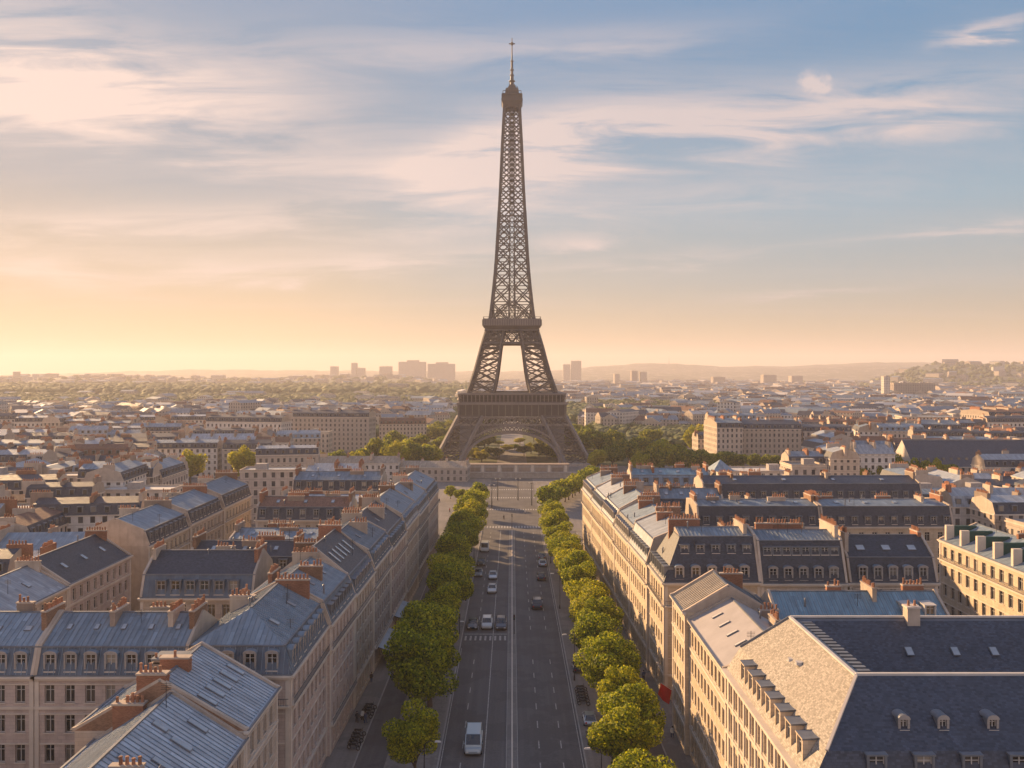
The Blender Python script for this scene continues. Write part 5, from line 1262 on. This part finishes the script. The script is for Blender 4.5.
def tree(label, x, y, tm, s=1.0, rz=0.0, group=None, name='tree', cat='tree', sz=None):
    t = thing(name, label, cat, (x, y, 0.1 if abs(x) < 18 and y < 300 else 0), rz, group); t.scale = (s, s, sz or s)
    put(tm[0], 'crown', t); put(tm[1], 'trunk', t); return t
rt_ = random.Random(21)
def avenue_trees(sgn, ys, xs, sc, side):
    for i, (y, x, s) in enumerate(zip(ys, xs, sc)):
        k = ORD[i] if i < 30 else 'last'
        tree(f'leafy green plane tree on the {side} pavement, {k} from the camera', x, y, AV[rt_.randrange(5)], s, rt_.uniform(0, 6.28), f'plane trees along the {side} of the avenue', name='plane_tree', sz=s * rt_.uniform(.9, 1.08))
ysL = [113, 131, 140, 150, 165, 176, 187, 199, 211, 222, 233, 244, 255, 266, 277, 288, 305, 322]
xsL = [-12.6, -14.0, -13.2, -14.6, -13.6, -13.2, -13.8, -14.4, -13.8, -14.0, -13.5, -13.8, -13.2, -13.6, -13.1, -13.3, -12.8, -13.5]
scL = [.82, 1.18, 1.22, 1.12, 1.02, 1.12, 1.14, 1.0, 1.08, 1.1, 1.0, 1.08, 1.1, 1.05, 1.15, 1.0, 1.0, .85]
avenue_trees(-1, ysL, xsL, scL, 'left')
ysR = [99, 110, 117, 126, 136, 144, 153, 162, 171, 180, 189, 198, 207, 216, 226, 236, 246, 256, 267, 278, 288]
xsR = [14.8, 14.2, 16.0, 15.4, 15.0, 16.2, 14.8, 15.8, 15.2, 15.6, 14.8, 14.8, 14.4, 14.6, 14.0, 14.0, 13.6, 13.4, 13.2, 12.8, 13.0]
scR = [.86, .9, .98, .84, 1.0, .92, .86, .98, .9, .96, .92, .96, .9, .94, .96, .92, .95, .98, .9, .95, .9]
avenue_trees(1, ysR, xsR, scR, 'right')
# trees on the quay, right, a slanting low row
QT = [(crown_mesh(70 + i, 4.6, 3.8, 5.6, 3500, .34, M['leaf']), trunk_mesh(30 + i, 3.6, .26, 3.2)) for i in range(3)]
for i in range(13):
    f = i / 12; y = 335 + 78 * f; x = 12.5 + 27 * f
    tree(f'clipped low quay tree in the slanting row before the terrace, {ORD[i]} from the road', x + rt_.uniform(-.6, .6), y, QT[i % 3], rt_.uniform(.9, 1.08), rt_.uniform(0, 6), 'clipped trees on the quay right of the avenue', name='quay_tree')
for i in range(4):
    tree(f'small yellow-green tree by the left corner of the square, {ORD[i]} outward from the road', -13.5 - i * 4.2, 352 + i * 6, QT[i % 3], .95 if i == 0 else .6, i, 'small trees at the left of the square', name='quay_tree')
# park trees round the tower and beyond the roofs
PK = [(crown_mesh(90 + i, 6.6, 5.6, 8.8, 3200, .52, M['leaf_far'], 20), trunk_mesh(60 + i, 5.4, .4, 5)) for i in range(4)]
PG = [(crown_mesh(110 + i, 6.6, 6.2, 8.6, 3600, .50, M['leaf_gold'], 20), trunk_mesh(80 + i, 5.4, .4, 5)) for i in range(2)]
def park(label, px, py_top, Y, s=1.0, gold=False, group=None):
    x = at(px, Y); top = H + (HY - py_top) * Y / F; s2 = top / 15.2
    tree(label, x, Y, (PG if gold else PK)[rt_.randrange(2 if gold else 4)], s, rt_.uniform(0, 6), group, name='park_tree', sz=s2)
park('round yellow-green tree between the pale blocks, left of the pair', 190, 448, 415, 1.15, True); park('round yellow-green tree between the pale blocks, right of the pair', 242, 444, 412, 1.2, True)
GPL, GPR = 'park trees left of the tower', 'park trees right of the tower'
LT = [(312, 447, 452, .9, 1), (326, 449, 448, .9, 0), (340, 447, 446, 1.0, 0), (354, 449, 445, .9, 1), (366, 446, 452, 1.0, 0), (378, 434, 462, 1.15, 0), (388, 437, 470, 1.0, 0), (398, 438, 450, 1.25, 1), (410, 435, 460, 1.25, 0), (424, 440, 462, 1.1, 0), (432, 442, 490, 1.0, 1), (418, 432, 520, 1.2, 0), (394, 428, 540, 1.2, 0), (440, 436, 560, 1.1, 0)]
for i, (px, py, Y, s, g) in enumerate(sorted(LT)):
    park(f'rounded park tree left of the tower foot, {ORD[i]} from the left of its clump', px, py, Y, s, bool(g), GPL)
i = 0
for (px, py, Y, s, g) in sorted([(582, 430, 560, 1.1, 0), (594, 427, 580, 1.25, 0), (604, 431, 540, 1.2, 0), (616, 428, 560, 1.3, 0), (612, 442, 480, 1.0, 0), (628, 437, 500, 1.25, 0), (640, 432, 530, 1.2, 0), (650, 425, 600, 1.2, 0), (655, 443, 455, 1.1, 0), (664, 437, 462, 1.3, 1), (674, 438, 466, 1.35, 0), (688, 447, 452, 1.1, 0), (700, 447, 456, 1.1, 0), (712, 448, 452, 1.0, 0), (724, 447, 458, 1.0, 0), (738, 450, 462, .9, 0), (694, 424, 570, 1.1, 1), (706, 422, 590, 1.1, 1), (598, 447, 470, .9, 1), (752, 452, 470, .8, 0), (772, 452, 470, .9, 0), (640, 450, 448, .8, 1), (586, 446, 600, 1.2, 0)]):
    park(f'park tree right of the tower foot, {ORD[i]} from the left of its clump', px, py, Y, s, bool(g), GPR); i += 1
for i, (px, py, Y) in enumerate(sorted([(464, 450, 515), (473, 447, 530), (482, 449, 520), (490, 446, 560), (499, 447, 545), (507, 444, 590), (515, 443, 600), (524, 444, 560), (531, 442, 575), (539, 441, 560), (547, 444, 540), (556, 446, 520), (478, 441, 620), (498, 440, 640), (520, 437, 650), (540, 436, 640), (553, 439, 610), (466, 443, 600)])):
    park(f'sunny lawn-side tree seen through the tower arch, {ORD[i]} from the left', px, py, Y, .75, i % 2 == 0, 'trees seen through the tower arch')
st_l = sorted((a + (b - a) * j / max(1, n - 1), py, Y, j % 3 == 1) for (a, b, py, Y, n) in [(846, 905, 457, 372, 6), (922, 950, 455, 366, 3), (795, 830, 455, 380, 4), (862, 900, 452, 376, 3)] for j in range(n))
for k, (px, py, Y, g) in enumerate(st_l): park(f'dark autumnal street tree among the right roofs, {ORD[k]} from the left of the broken line', px, py + rt_.uniform(-2, 2), Y, .8, g, 'street trees among the right roofs')
for a in (-1, 1):
    for j, Y in enumerate(sorted(rt_.uniform(600, 780) for _ in range(22))):
        tree(f'lawn tree beyond the tower, {ORD[j]} in depth on the {"left" if a < 0 else "right"} side of the walk', a * rt_.uniform(14, 64), Y, PK[j % 4], rt_.uniform(.8, 1.1), j, 'trees lining the lawns beyond the tower', name='park_tree', sz=rt_.uniform(.6, .95))
# far woods: one continuous canopy
def woods():
    r = np.random.RandomState(3); pts = []
    def add(px0, px1, Y0, Y1, n, s, h):
        u = r.uniform(size=n); Y = 1 / (1 / Y0 + (1 / Y1 - 1 / Y0) * u); px = r.uniform(px0, px1, n); pts.append(np.stack([(px - 512) * Y / F, Y, np.full(n, h), np.full(n, s) * (Y / 1500) ** .5], 1))
    add(-150, 455, 1150, 2650, 3800, 9, 9); add(-150, 470, 1750, 2650, 1500, 13, 14); add(380, 560, 1000, 1900, 700, 8, 8); add(560, 732, 870, 1330, 1100, 8, 10); add(640, 730, 880, 1000, 300, 8, 12)
    add(170, 455, 700, 1100, 1100, 7, 6); add(590, 712, 590, 850, 330, 5.5, 7); add(560, 900, 620, 900, 260, 5, 6); add(700, 1160, 1250, 2300, 700, 9, 7); add(850, 1160, 2400, 3300, 700, 6, 2); add(-150, 1160, 3000, 4400, 700, 9, 2); add(780, 1100, 760, 1150, 260, 6, 6); add(-150, 1160, 760, 1200, 260, 6, 6); add(60, 350, 620, 900, 120, 5, 7)
    P_ = np.concatenate(pts); keep = ~((abs(P_[:, 0]) < 34) & (P_[:, 1] < 1300)); P_ = P_[keep]
    import bmesh
    bm = bmesh.new(); bmesh.ops.create_icosphere(bm, subdivisions=2, radius=1); bv = np.array([v.co[:] for v in bm.verts]); bf = np.array([[v.index for v in f.verts] for f in bm.faces]); bm.free()
    V, Fc = [], []
    for i, (x, y, h, s) in enumerate(P_):
        nz = 1 + r.normal(size=(len(bv), 1)) * .16; v = bv * nz * [s, s, s * .75] + [x, y, hill_z(x, y) + h * .75]; V.append(v); Fc.append(bf + i * len(bv))
    V = np.concatenate(V); Fc = np.concatenate(Fc); me = bpy.data.meshes.new('woodland'); me.vertices.add(len(V)); me.vertices.foreach_set('co', V.ravel()); k = len(Fc)
    me.loops.add(3 * k); me.loops.foreach_set('vertex_index', Fc.ravel()); me.polygons.add(k); me.polygons.foreach_set('loop_start', np.arange(k) * 3); me.polygons.foreach_set('loop_total', np.full(k, 3)); me.update(calc_edges=True)
    m = bpy.data.materials.new('woodland canopy'); m.use_nodes = True; t = NT(m.node_tree); b = t.n['Principled BSDF']; geo = t.new('ShaderNodeNewGeometry'); ob = t.new('ShaderNodeTexCoord').outputs['Object']
    c = t.ramp(geo.outputs['Random Per Island'], [(0, (.045, .062, .018)), (.6, (.08, .10, .026)), (1, (.15, .15, .035))]); c = t.mix(t.ramp(t.noise(ob, .25, 3), [(.4, 0.), (.65, .6)]), c, (.02, .03, .01))
    t.l.new(c, b.inputs['Base Color']); b.inputs['Roughness'].default_value = .9; me.materials.append(m); return me
o = put(woods(), 'woodland'); tag(o, 'hazy far woods and scattered greenery on the plain', 'woods', kind='stuff')
# lawn and terrace before the tower
M['grass'] = material('lawn grass', (.065, .075, .028), .95, var=.3, vscale=.1)
mb = MB(); mb.face([(-110, 500, .02), (110, 500, .02), (110, 760, .02), (-110, 760, .02)], M['grass']); mb.face([(-30, 760, .02), (30, 760, .02), (30, 1250, .02), (-30, 1250, .02)], M['grass']); mb.face([(-9, 500, .03), (9, 500, .03), (9, 1250, .03), (-9, 1250, .03)], M['pave']); tag(mb.build('lawn'), kind='structure')
# ------------------------------------------------------------------ vehicles, people, street furniture
def paint(name, c, metal=.3): 
    m = bpy.data.materials.new(name); m.use_nodes = True; b = m.node_tree.nodes['Principled BSDF']
    b.inputs['Base Color'].default_value = (*c, 1); b.inputs['Metallic'].default_value = metal; b.inputs['Roughness'].default_value = .32
    try: b.inputs['Coat Weight'].default_value = .6
    except Exception: pass
    return m
CP = {'white': paint('white car paint', (.42, .42, .41), 0), 'black': paint('black car paint', (.015, .015, .018)), 'dark': paint('dark blue car paint', (.025, .035, .055)), 'silver': paint('silver car paint', (.38, .40, .42), .6), 'grey': paint('grey car paint', (.14, .15, .16)), 'red': paint('dull red car paint', (.22, .03, .02)), 'paleblue': paint('pale blue grey van paint', (.30, .35, .38), .2)}
M['car_glass'] = material('car glass', (.02, .024, .03), .06, spec=.8); M['rubber'] = material('tyre rubber', (.02, .02, .02), .9); M['rim'] = material('wheel rim', (.35, .35, .36), .35, .7)
M['headlamp'] = material('headlamp glass', (.6, .6, .58), .15, spec=.8); M['taillamp'] = material('tail lamp', (.35, .02, .015), .3)
SH = { # sections along the length: (y, half width low, z low, z belt); cabin (y_front_base, y_front_top, y_rear_top, y_rear_base, half top, z top)
 'car': dict(L=4.6, W=.98, zb=.98, cab=(-1.0, -.25, 1.25, 1.95, .70, 1.52), hood=.80), 'suv': dict(L=4.8, W=1.04, zb=1.1, cab=(-1.2, -.55, 1.7, 2.2, .80, 1.78), hood=.95),
 'van': dict(L=5.4, W=1.10, zb=1.25, cab=(-2.05, -1.35, 2.3, 2.6, .93, 2.3), hood=1.0)}
def vehicle(label, x, y, kind='car', col='white', toward=True, group=None, name=None, s=1.12):
    d = SH[kind]; L, W, zb = d['L'], d['W'], d['zb']; f0, f1, r1, r0, ht, zt = d['cab']
    t = thing(name or {'car': 'car', 'suv': 'sport_utility_car', 'van': 'van'}[kind], label, 'van' if kind == 'van' else 'car', (x, y, .015), 0 if toward else math.pi, group); t.scale = (s, s, s)
    # nose towards -y
    def make_body():
        m = MB(); P_ = CP[col]; h = L / 2
        secs = [(-h, .80 * W, .38, .62), (-h + .12, .93 * W, .30, d['hood'] - .10), (-h + .55, W, .28, d['hood']), (f0, W, .28, zb), (0, W, .26, zb + .02), (r0 - .1, W, .28, zb + .02), (h - .25, .96 * W, .30, zb - .04 if kind != 'car' else zb - .1), (h, .86 * W, .40, zb - .35)]
        ring_ = []
        for (yy, hw, zl, zh) in secs: ring_.append([(-hw * .9, yy, zl), (-hw, yy, (zl + zh) / 2), (-hw * .97, yy, zh - .06), (-hw * .86, yy, zh), (hw * .86, yy, zh), (hw * .97, yy, zh - .06), (hw, yy, (zl + zh) / 2), (hw * .9, yy, zl)])
        vs = [v for r in ring_ for v in r]; n = 8; fs = []
        for k in range(len(ring_) - 1):
            for i in range(n): fs.append((k * n + i, k * n + (i + 1) % n, (k + 1) * n + (i + 1) % n, (k + 1) * n + i))
        fs.append(tuple(range(n))[::-1]); fs.append(tuple(range(len(vs) - n, len(vs)))); m.raw(vs, fs, P_)
        # roof panel and pillars
        m.raw([(-ht, f1, zt), (ht, f1, zt), (ht, r1, zt), (-ht, r1, zt), (-ht * .92, f1 + .1, zt + .05), (ht * .92, f1 + .1, zt + .05), (ht * .92, r1 - .1, zt + .05), (-ht * .92, r1 - .1, zt + .05)],
              [(4, 5, 6, 7), (0, 1, 5, 4), (1, 2, 6, 5), (2, 3, 7, 6), (3, 0, 4, 7)], P_)
        for s_ in (-1, 1):
            for a, b in (((s_ * W * .86, f0, zb), (s_ * ht, f1, zt)), ((s_ * W * .86, r0, zb), (s_ * ht, r1, zt)), ((s_ * W * .87, (f0 + r0) / 2 - .1, zb), (s_ * (ht + .01), (f1 + r1) / 2 - .1, zt))): m.beam(a, b, .10, P_)
            m.beam((s_ * (W + .12), f0 + .25, zb + .08), (s_ * W * .9, f0 + .25, zb + .05), .14, P_, .12)
        return m.mesh('body')
    body = put(tmpl(('vb', kind, col), make_body), 'body', t)
    def make_glass():
        g = MB(); a = [(-W * .84, f0, zb), (W * .84, f0, zb), (ht * .98, f1, zt - .01), (-ht * .98, f1, zt - .01)]; b = [(W * .84, r0, zb), (-W * .84, r0, zb), (-ht * .98, r1, zt - .01), (ht * .98, r1, zt - .01)]
        g.face(a, M['car_glass']); g.face(b, M['car_glass']); gm = M['car_glass']
        for s_ in (-1, 1):
            if kind == 'van': mid = -.3; g.face([(s_ * W * .845, f0, zb), (s_ * W * .845, mid, zb), (s_ * ht * .985, mid, zt - .01), (s_ * ht * .985, f1, zt - .01)], gm); g.face([(s_ * W * .845, mid, zb), (s_ * W * .845, r0, zb), (s_ * ht * .985, r1, zt - .01), (s_ * ht * .985, mid, zt - .01)], CP[col])
            else: g.face([(s_ * W * .845, f0, zb), (s_ * W * .845, r0, zb), (s_ * ht * .985, r1, zt - .01), (s_ * ht * .985, f1, zt - .01)], gm)
        return g.mesh('windows')
    put(tmpl(('vg', kind, col), make_glass), 'windscreen_and_windows', t).name = 'glazing'
    def wh():
        m = MB(); m.cyl((-.11, 0, 0), .33, .33, .22, M['rubber'], 14, 'x'); return m.mesh('wheel')
    def rimf():
        m = MB(); m.cyl((-.125, 0, 0), .2, .2, .25, M['rim'], 10, 'x'); return m.mesh('rim')
    for sx in (-1, 1):
        for yy in (-L / 2 + .85, L / 2 - .95):
            w_ = put(tmpl('wheel', wh), 'wheel', t, (sx * (W - .10), yy, .33)); put(tmpl('rim', rimf), 'rim', w_)
        def hl(): m = MB(); m.box(-.17, .17, -.05, .05, -.08, .08, M['headlamp']); return m.mesh('headlight')
        def tl(): m = MB(); m.box(-.14, .14, -.05, .05, -.12, .12, M['taillamp']); return m.mesh('tail_light')
        put(tmpl('hl', hl), 'headlight', t, (sx * W * .66, -L / 2 + .03, .60)); put(tmpl('tl', tl), 'tail_light', t, (sx * W * .68, L / 2 - .02, .72))
    return t
GC = 'vehicles on the avenue'
vehicle('pale grey-blue van driving towards the camera, alone in the near left lanes', -5.5, 125, 'van', 'paleblue', group=GC)
vehicle('black car at the left crossing, nearest the left kerb of three abreast', -8.3, 184, 'car', 'black', group=GC); vehicle('white car at the left crossing, between two dark cars', -5.3, 184.5, 'suv', 'white', group=GC); vehicle('dark car at the left crossing, beside the median strip', -2.3, 184, 'suv', 'dark', group=GC)
vehicle('white car following behind the three cars waiting at the crossing', -4.9, 214, 'car', 'white', group=GC); vehicle('silver car just behind the white car in the left lanes', -5.0, 228, 'car', 'silver', group=GC)
vehicle('dark blue car driving away alone in the right lanes', 5.7, 200, 'suv', 'dark', False, group=GC, s=1.2); vehicle('small dark car near the right kerb beyond the dark blue car', 7.6, 227, 'car', 'black', False, group=GC)
vehicle('white van far up the left lanes close to the trees', -8.2, 263, 'van', 'white', group=GC); vehicle('black car behind the grey car, close to the left trees', -8.6, 244, 'car', 'black', group=GC); vehicle('grey car near the left kerb behind the crossing', -8.9, 231, 'car', 'grey', group=GC)
vehicle('silver car far up the right lanes against the kerb', 8.5, 243, 'car', 'silver', False, group=GC); vehicle('grey car last in the far right lanes', 8.6, 252, 'car', 'grey', False, group=GC)
GP = 'cars parked on the side lanes'
cols = ['black', 'grey', 'white', 'dark', 'silver', 'red', 'black', 'grey', 'white', 'dark', 'black', 'silver', 'grey']
CN = {'black': 'black', 'grey': 'grey', 'white': 'white', 'dark': 'dark blue', 'silver': 'silver', 'red': 'dull red'}
for i, y in enumerate([163, 190, 197, 225, 254]): vehicle(f'{CN[cols[i]]} car parked in the left side lane, {ORD[i]} from the camera', -20.6, y, 'car' if i % 3 else 'suv', cols[i], True, GP, s=1.05)
for i, y in enumerate([141, 148, 181, 209]): vehicle(f'{CN[cols[i + 3]]} car parked in the right side lane, {ORD[i]} from the camera', 20.4, y, 'car' if i % 2 else 'suv', cols[i + 3], False, GP, s=1.05)
for i, y in enumerate([112.5, 127, 134, 157.5]): vehicle(f'{CN[cols[(i * 5 + 1) % 13]]} car parked under the trees by the right kerb, {ORD[i]} from the camera', 11.9, y, 'car', cols[(i * 5 + 1) % 13], False, 'cars parked by the right kerb', s=1.0).location.z = .13
def motorbike(label, x, y, rz, group):
    t = thing('motorcycle', label, 'motorcycle', (x, y, .14), rz, group)
    def bd():
        m = MB(); m.tube([(0, -.55, .72), (0, -.2, .86), (0, .1, .8), (0, .6, .82), (0, .85, .78)], [.08, .17, .16, .15, .06], M['iron'], 8); m.box(-.14, .14, -.3, .3, .28, .66, M['lead']); m.beam((0, -.72, .33), (0, -.5, 1.0), .09, M['lead']); m.beam((0, .25, .4), (0, .72, .33), .09, M['lead']); return m.mesh('body')
    def hb(): m = MB(); m.beam((-.38, -.42, 1.02), (.38, -.42, 1.02), .05, M['iron']); m.beam((-.12, -.5, 1.0), (.12, -.5, 1.28), .03, M['car_glass']); return m.mesh('handlebar')
    def wl():
        m = MB(); n = 14
        pts = [(0, .27 * math.cos(2 * math.pi * i / n), .27 * math.sin(2 * math.pi * i / n)) for i in range(n + 1)]; m.tube(pts, .065, M['rubber'], 6); [m.beam((0, 0, 0), pts[i], .025, M['rim']) for i in range(0, n, 2)]; return m.mesh('wheel')
    put(tmpl('mb', bd), 'body', t); put(tmpl('mh', hb), 'handlebar', t); put(tmpl('mw', wl), 'wheel', t, (0, -.72, .33)); put(tmpl('mw', wl), 'wheel', t, (0, .72, .33))
for i in range(9): motorbike(f'dark motorcycle parked slantwise on the left pavement, {ORD[i]} from the camera', -22.6 - .1 * (i % 2), 124 + i * 1.25 + (5 if i > 4 else 0), R(70 + 7 * (i % 3)), 'motorcycles parked on the left pavement')
for i in range(6): motorbike(f'dark motorcycle on the right kerb edge under the trees, {ORD[i]} from the camera', 11.6, 140.5 + i * 1.3, R(80 + 6 * (i % 3)), 'motorcycles parked on the right pavement')

M['skin'] = material('skin', (.42, .26, .19), .6)
def person(label, x, y, rz, coat, legs, hair, group, z=.14, stride=.16, s=1.0):
    t = thing('person', label, 'person', (x, y, z), rz, group); t.scale = (s, s, s)
    J = {'pel': (0, 0, .93, .15), 'wst': (0, 0, 1.08, .14), 'chs': (0, 0, 1.32, .17), 'nck': (0, 0, 1.50, .065), 'hd0': (0, -.01, 1.60, .095), 'hd1': (0, -.01, 1.70, .09)}
    for s_, k in ((-1, 'l'), (1, 'r')):
        st = stride * s_; J.update({k + 'hip': (s_ * .10, 0, .88, .105), k + 'kne': (s_ * .11, -st * .55 - .03, .50, .065), k + 'ank': (s_ * .11, -st, .08, .042), k + 'toe': (s_ * .12, -st - .17, .035, .035),
                  k + 'sho': (s_ * .19, 0, 1.41, .065), k + 'elb': (s_ * .25, st * .5 + .02, 1.13, .046), k + 'wri': (s_ * .25, st * .7 - .08, .90, .032), k + 'hnd': (s_ * .25, st * .7 - .12, .80, .034)})
    names = list(J); ed = [('pel', 'wst'), ('wst', 'chs'), ('chs', 'nck'), ('nck', 'hd0'), ('hd0', 'hd1')]
    for k in 'lr': ed += [('pel', k + 'hip'), (k + 'hip', k + 'kne'), (k + 'kne', k + 'ank'), (k + 'ank', k + 'toe'), ('chs', k + 'sho'), (k + 'sho', k + 'elb'), (k + 'elb', k + 'wri'), (k + 'wri', k + 'hnd')]
    me = bpy.data.meshes.new('body'); me.from_pydata([J[n][:3] for n in names], [(names.index(a), names.index(b)) for a, b in ed], []); me.materials.append(M['skin'])
    o = put(me, 'body', t); sk = o.modifiers.new('Skin', 'SKIN'); sk.use_smooth_shade = True; o.modifiers.new('Subdivision', 'SUBSURF').levels = 1; o.modifiers[-1].render_levels = 1
    if not me.skin_vertices: return t
    for i, n in enumerate(names): me.skin_vertices[0].data[i].radius = (J[n][3], J[n][3] * .85); me.skin_vertices[0].data[i].use_root = n == 'pel'
    m = MB(); j = lambda n: J[n][:3]; cm, lm = coat, legs
    m.tube([(0, 0, .80), (0, 0, .98), (0, 0, 1.12), (0, 0, 1.36), (0, 0, 1.47), (0, 0, 1.52)], [.22, .20, .185, .215, .15, .09], cm, 12)
    for k in 'lr': m.tube([j(k + 'sho'), j(k + 'elb'), j(k + 'wri')], [.085, .066, .05], cm, 8)
    m.build('jacket', t, smooth=True); m = MB()
    for k in 'lr': m.tube([(J[k + 'hip'][0], 0, .95), j(k + 'kne'), j(k + 'ank')], [.13, .088, .072], lm, 8); m.tube([j(k + 'ank'), j(k + 'toe')], [.06, .05], M['iron'], 6)
    m.build('trousers', t, smooth=True); m = MB(); m.tube([(0, .03, 1.60), (0, .03, 1.70), (0, .01, 1.78), (0, 0, 1.805)], [.10, .112, .08, .01], hair, 10); m.build('hair', t, smooth=True)
    return t
cl = {'dark': material('dark cloth', (.02, .022, .03), .9), 'white': material('white cloth', (.55, .53, .5), .9), 'blue': material('blue cloth', (.04, .07, .14), .9), 'tan': material('tan cloth', (.3, .2, .12), .9), 'red': material('red cloth', (.35, .04, .03), .9)}
hr = material('dark hair', (.03, .02, .015), .7)
CLN = {'dark': 'dark jacket', 'white': 'white top', 'blue': 'blue jacket', 'tan': 'tan coat', 'red': 'red top'}
seenp = {}
for i, (x, y, rz, c, l, where) in enumerate([(-23.8, 133.6, 20, 'dark', 'dark', 'in the trio near the left motorcycles, on its left'), (-23.1, 134.4, -160, 'white', 'dark', 'in the trio near the left motorcycles, in the middle'), (-22.5, 133.5, 80, 'blue', 'blue', 'in the trio near the left motorcycles, on its right'),
        (-24.4, 151, 0, 'dark', 'blue', 'walking by the left facades before the awnings'), (-23.6, 162, 180, 'tan', 'dark', 'on the left pavement beside the first awning'), (-24.2, 181, 0, 'red', 'dark', 'on the left pavement beside the second awning'),
        (23.6, 128, 180, 'white', 'blue', 'on the right pavement short of the red flag'), (23.2, 139, 0, 'dark', 'dark', 'on the right pavement at the cross street'), (23.0, 152, 170, 'blue', 'dark', 'on the right pavement below the corner mansard'), (13.6, 127, 10, 'dark', 'blue', 'under the near trees of the right pavement'),
        (-3, 318, 30, 'dark', 'dark', 'crossing the square left of the road centre'), (5, 330, 200, 'white', 'blue', 'crossing the square right of the road centre'), (-24, 335, 90, 'red', 'dark', 'strolling on the left of the square'), (-30, 360, 90, 'blue', 'dark', 'far out on the left of the square')]):
    person(f'person in {CLN[c]} {where}', x, y, R(rz), cl[c], cl[l], hr, 'people in the street', z=.14 if abs(x) > 10 and y < 290 else .015)

def lamp(label, x, y, group):
    t = thing('street_lamp', label, 'street lamp', (x, y, .12), 0 if x < 0 else math.pi, group)
    def po(): m = MB(); m.cyl((0, 0, 0), .16, .12, .9, M['iron'], 8); m.cyl((0, 0, .9), .075, .05, 6.6, M['iron'], 8); m.tube([(0, 0, 7.4), (.25, 0, 7.9), (.9, 0, 8.1), (1.5, 0, 8.05)], [.05, .045, .04, .04], M['iron']); return m.mesh('post')
    def hd(): m = MB(); m.raw([(1.3, -.16, 7.95), (2.1, -.14, 7.95), (2.1, .14, 7.95), (1.3, .16, 7.95), (1.4, -.1, 8.12), (2.0, -.08, 8.1), (2.0, .08, 8.1), (1.4, .1, 8.12)], [(3, 2, 1, 0), (4, 5, 6, 7), (0, 1, 5, 4), (1, 2, 6, 5), (2, 3, 7, 6), (3, 0, 4, 7)], M['white_roof']); return m.mesh('lamp_head')
    put(tmpl('lpost', po), 'post', t); put(tmpl('lhead', hd), 'lamp_head', t)
for i, y in enumerate([108, 160, 205, 250, 292]): lamp(f'street lamp by the left kerb, {ORD[i]} from the camera', -10.9, y, 'street lamps along the avenue')
for i, y in enumerate([106, 152, 198, 245, 292]): lamp(f'street lamp by the right kerb, {ORD[i]} from the camera', 10.9, y, 'street lamps along the avenue')
def signal(label, x, y, h=3.6):
    t = thing('traffic_light', label, 'traffic light', (x, y, .12), 0, 'traffic lights')
    m = MB(); m.cyl((0, 0, 0), .09, .07, h, M['iron'], 8); m.build('post', t); m = MB(); m.box(-.17, .17, -.14, .14, h - .1, h + .95, M['iron']); m.build('signal_box', t)
    for k, c in enumerate(((.25, .02, .02), (.25, .14, .02), (.02, .16, .06))): m = MB(); m.cyl((0, -.14, h + .75 - .3 * k), .1, .1, .05, material('signal lens', c, .3), 8, 'y'); m.build('lens', t)
signal('traffic light at the far end of the median strip', 0, 296.4, 4.6); signal('traffic light on the left kerb at the zebra crossing', -10.8, 179, 3.2); signal('traffic light on the median at the zebra crossing', .45, 179, 3.0)
for i, (x, y) in enumerate([(-6, 366), (2.5, 366), (-8, 345), (8, 352)]):
    t = thing('lamp_mast', f'tall thin lamp mast on the square, {ORD[i]} of four before the terrace wall', 'lamp mast', (x, y, 0), 0, 'lamp masts on the square'); m = MB(); m.cyl((0, 0, 0), .22, .10, 9, M['iron'], 8); m.build('post', t); m = MB(); m.beam((-.9, 0, 9), (.9, 0, 9), .12, M['iron']); m.cyl((-.9, 0, 8.9), .25, .32, .5, M['white_roof'], 8); m.cyl((.9, 0, 8.9), .25, .32, .5, M['white_roof'], 8); m.build('lantern', t)
# bollards at the cross street
# red flag on the right facade
t = thing('flag', 'red flag hanging from a slanting pole at the right street corner', 'flag', (25.0, 132.2, 5.2)); m = MB(); m.beam((0, 0, 0), (-2.4, 0, 1.6), .08, M['trim']); m.build('pole', t)
m = MB(); n = 8; vs = []; 
for i in range(n + 1):
    f = i / n; x = -.7 - 1.7 * f; z = .5 + 1.1 * f
    for j in range(5): g = j / 4; vs.append((x + .10 * math.sin(6 * f + 2 * g) - .5 * g, .22 * math.sin(5 * f + 3 * g), z - 2.2 * g * (1 - .15 * f)))
fs = [(i * 5 + j, i * 5 + j + 1, (i + 1) * 5 + j + 1, (i + 1) * 5 + j) for i in range(n) for j in range(4)]; M['red'] = material('red flag cloth', (.55, .02, .015), .8); m.raw(vs, fs, M['red']); m.raw([(a, b + .02, c) for a, b, c in vs], [f[::-1] for f in fs], M['red']); m.build('cloth', t, smooth=True)
# terrace wall before the tower
t = thing('terrace_wall', 'long pale stone terrace wall with pilasters in front of the tower', 'terrace wall', (2, 446, 0))
m = MB(); m.box(-27, 27, 0, 6, 0, 6.2, M['stone_grey']); m.box(-60, 66, -3.0, -1.0, 0, 2.6, M['stone_grey']); m.build('wall', t); m = MB(); m.box(-27.4, 27.4, -.4, 6.4, 6.2, 6.7, M['stucco_dark']); m.box(-60.3, 66.3, -3.3, -.7, 2.6, 2.95, M['stone_grey']); m.build('coping', t)
for i in range(7): m = MB(); x = -25.5 + 8.5 * i; m.box(x - .7, x + .7, -.5, 0, 0, 6.2, M['trim']); m.build('pilaster', t)
for i in range(6):
    m = MB(); x = -21.2 + 8.5 * i; m.box(x - 2.9, x + 2.9, -.06, .0, 1.4, 5.0, M['stucco_dark']); m.build('recessed_panel', t)
m = MB(); m.face([(-60, 452, .03), (64, 452, .03), (64, 500, .03), (-60, 500, .03)], M['plaza']); tag(m.build('terrace_paving'), kind='structure')
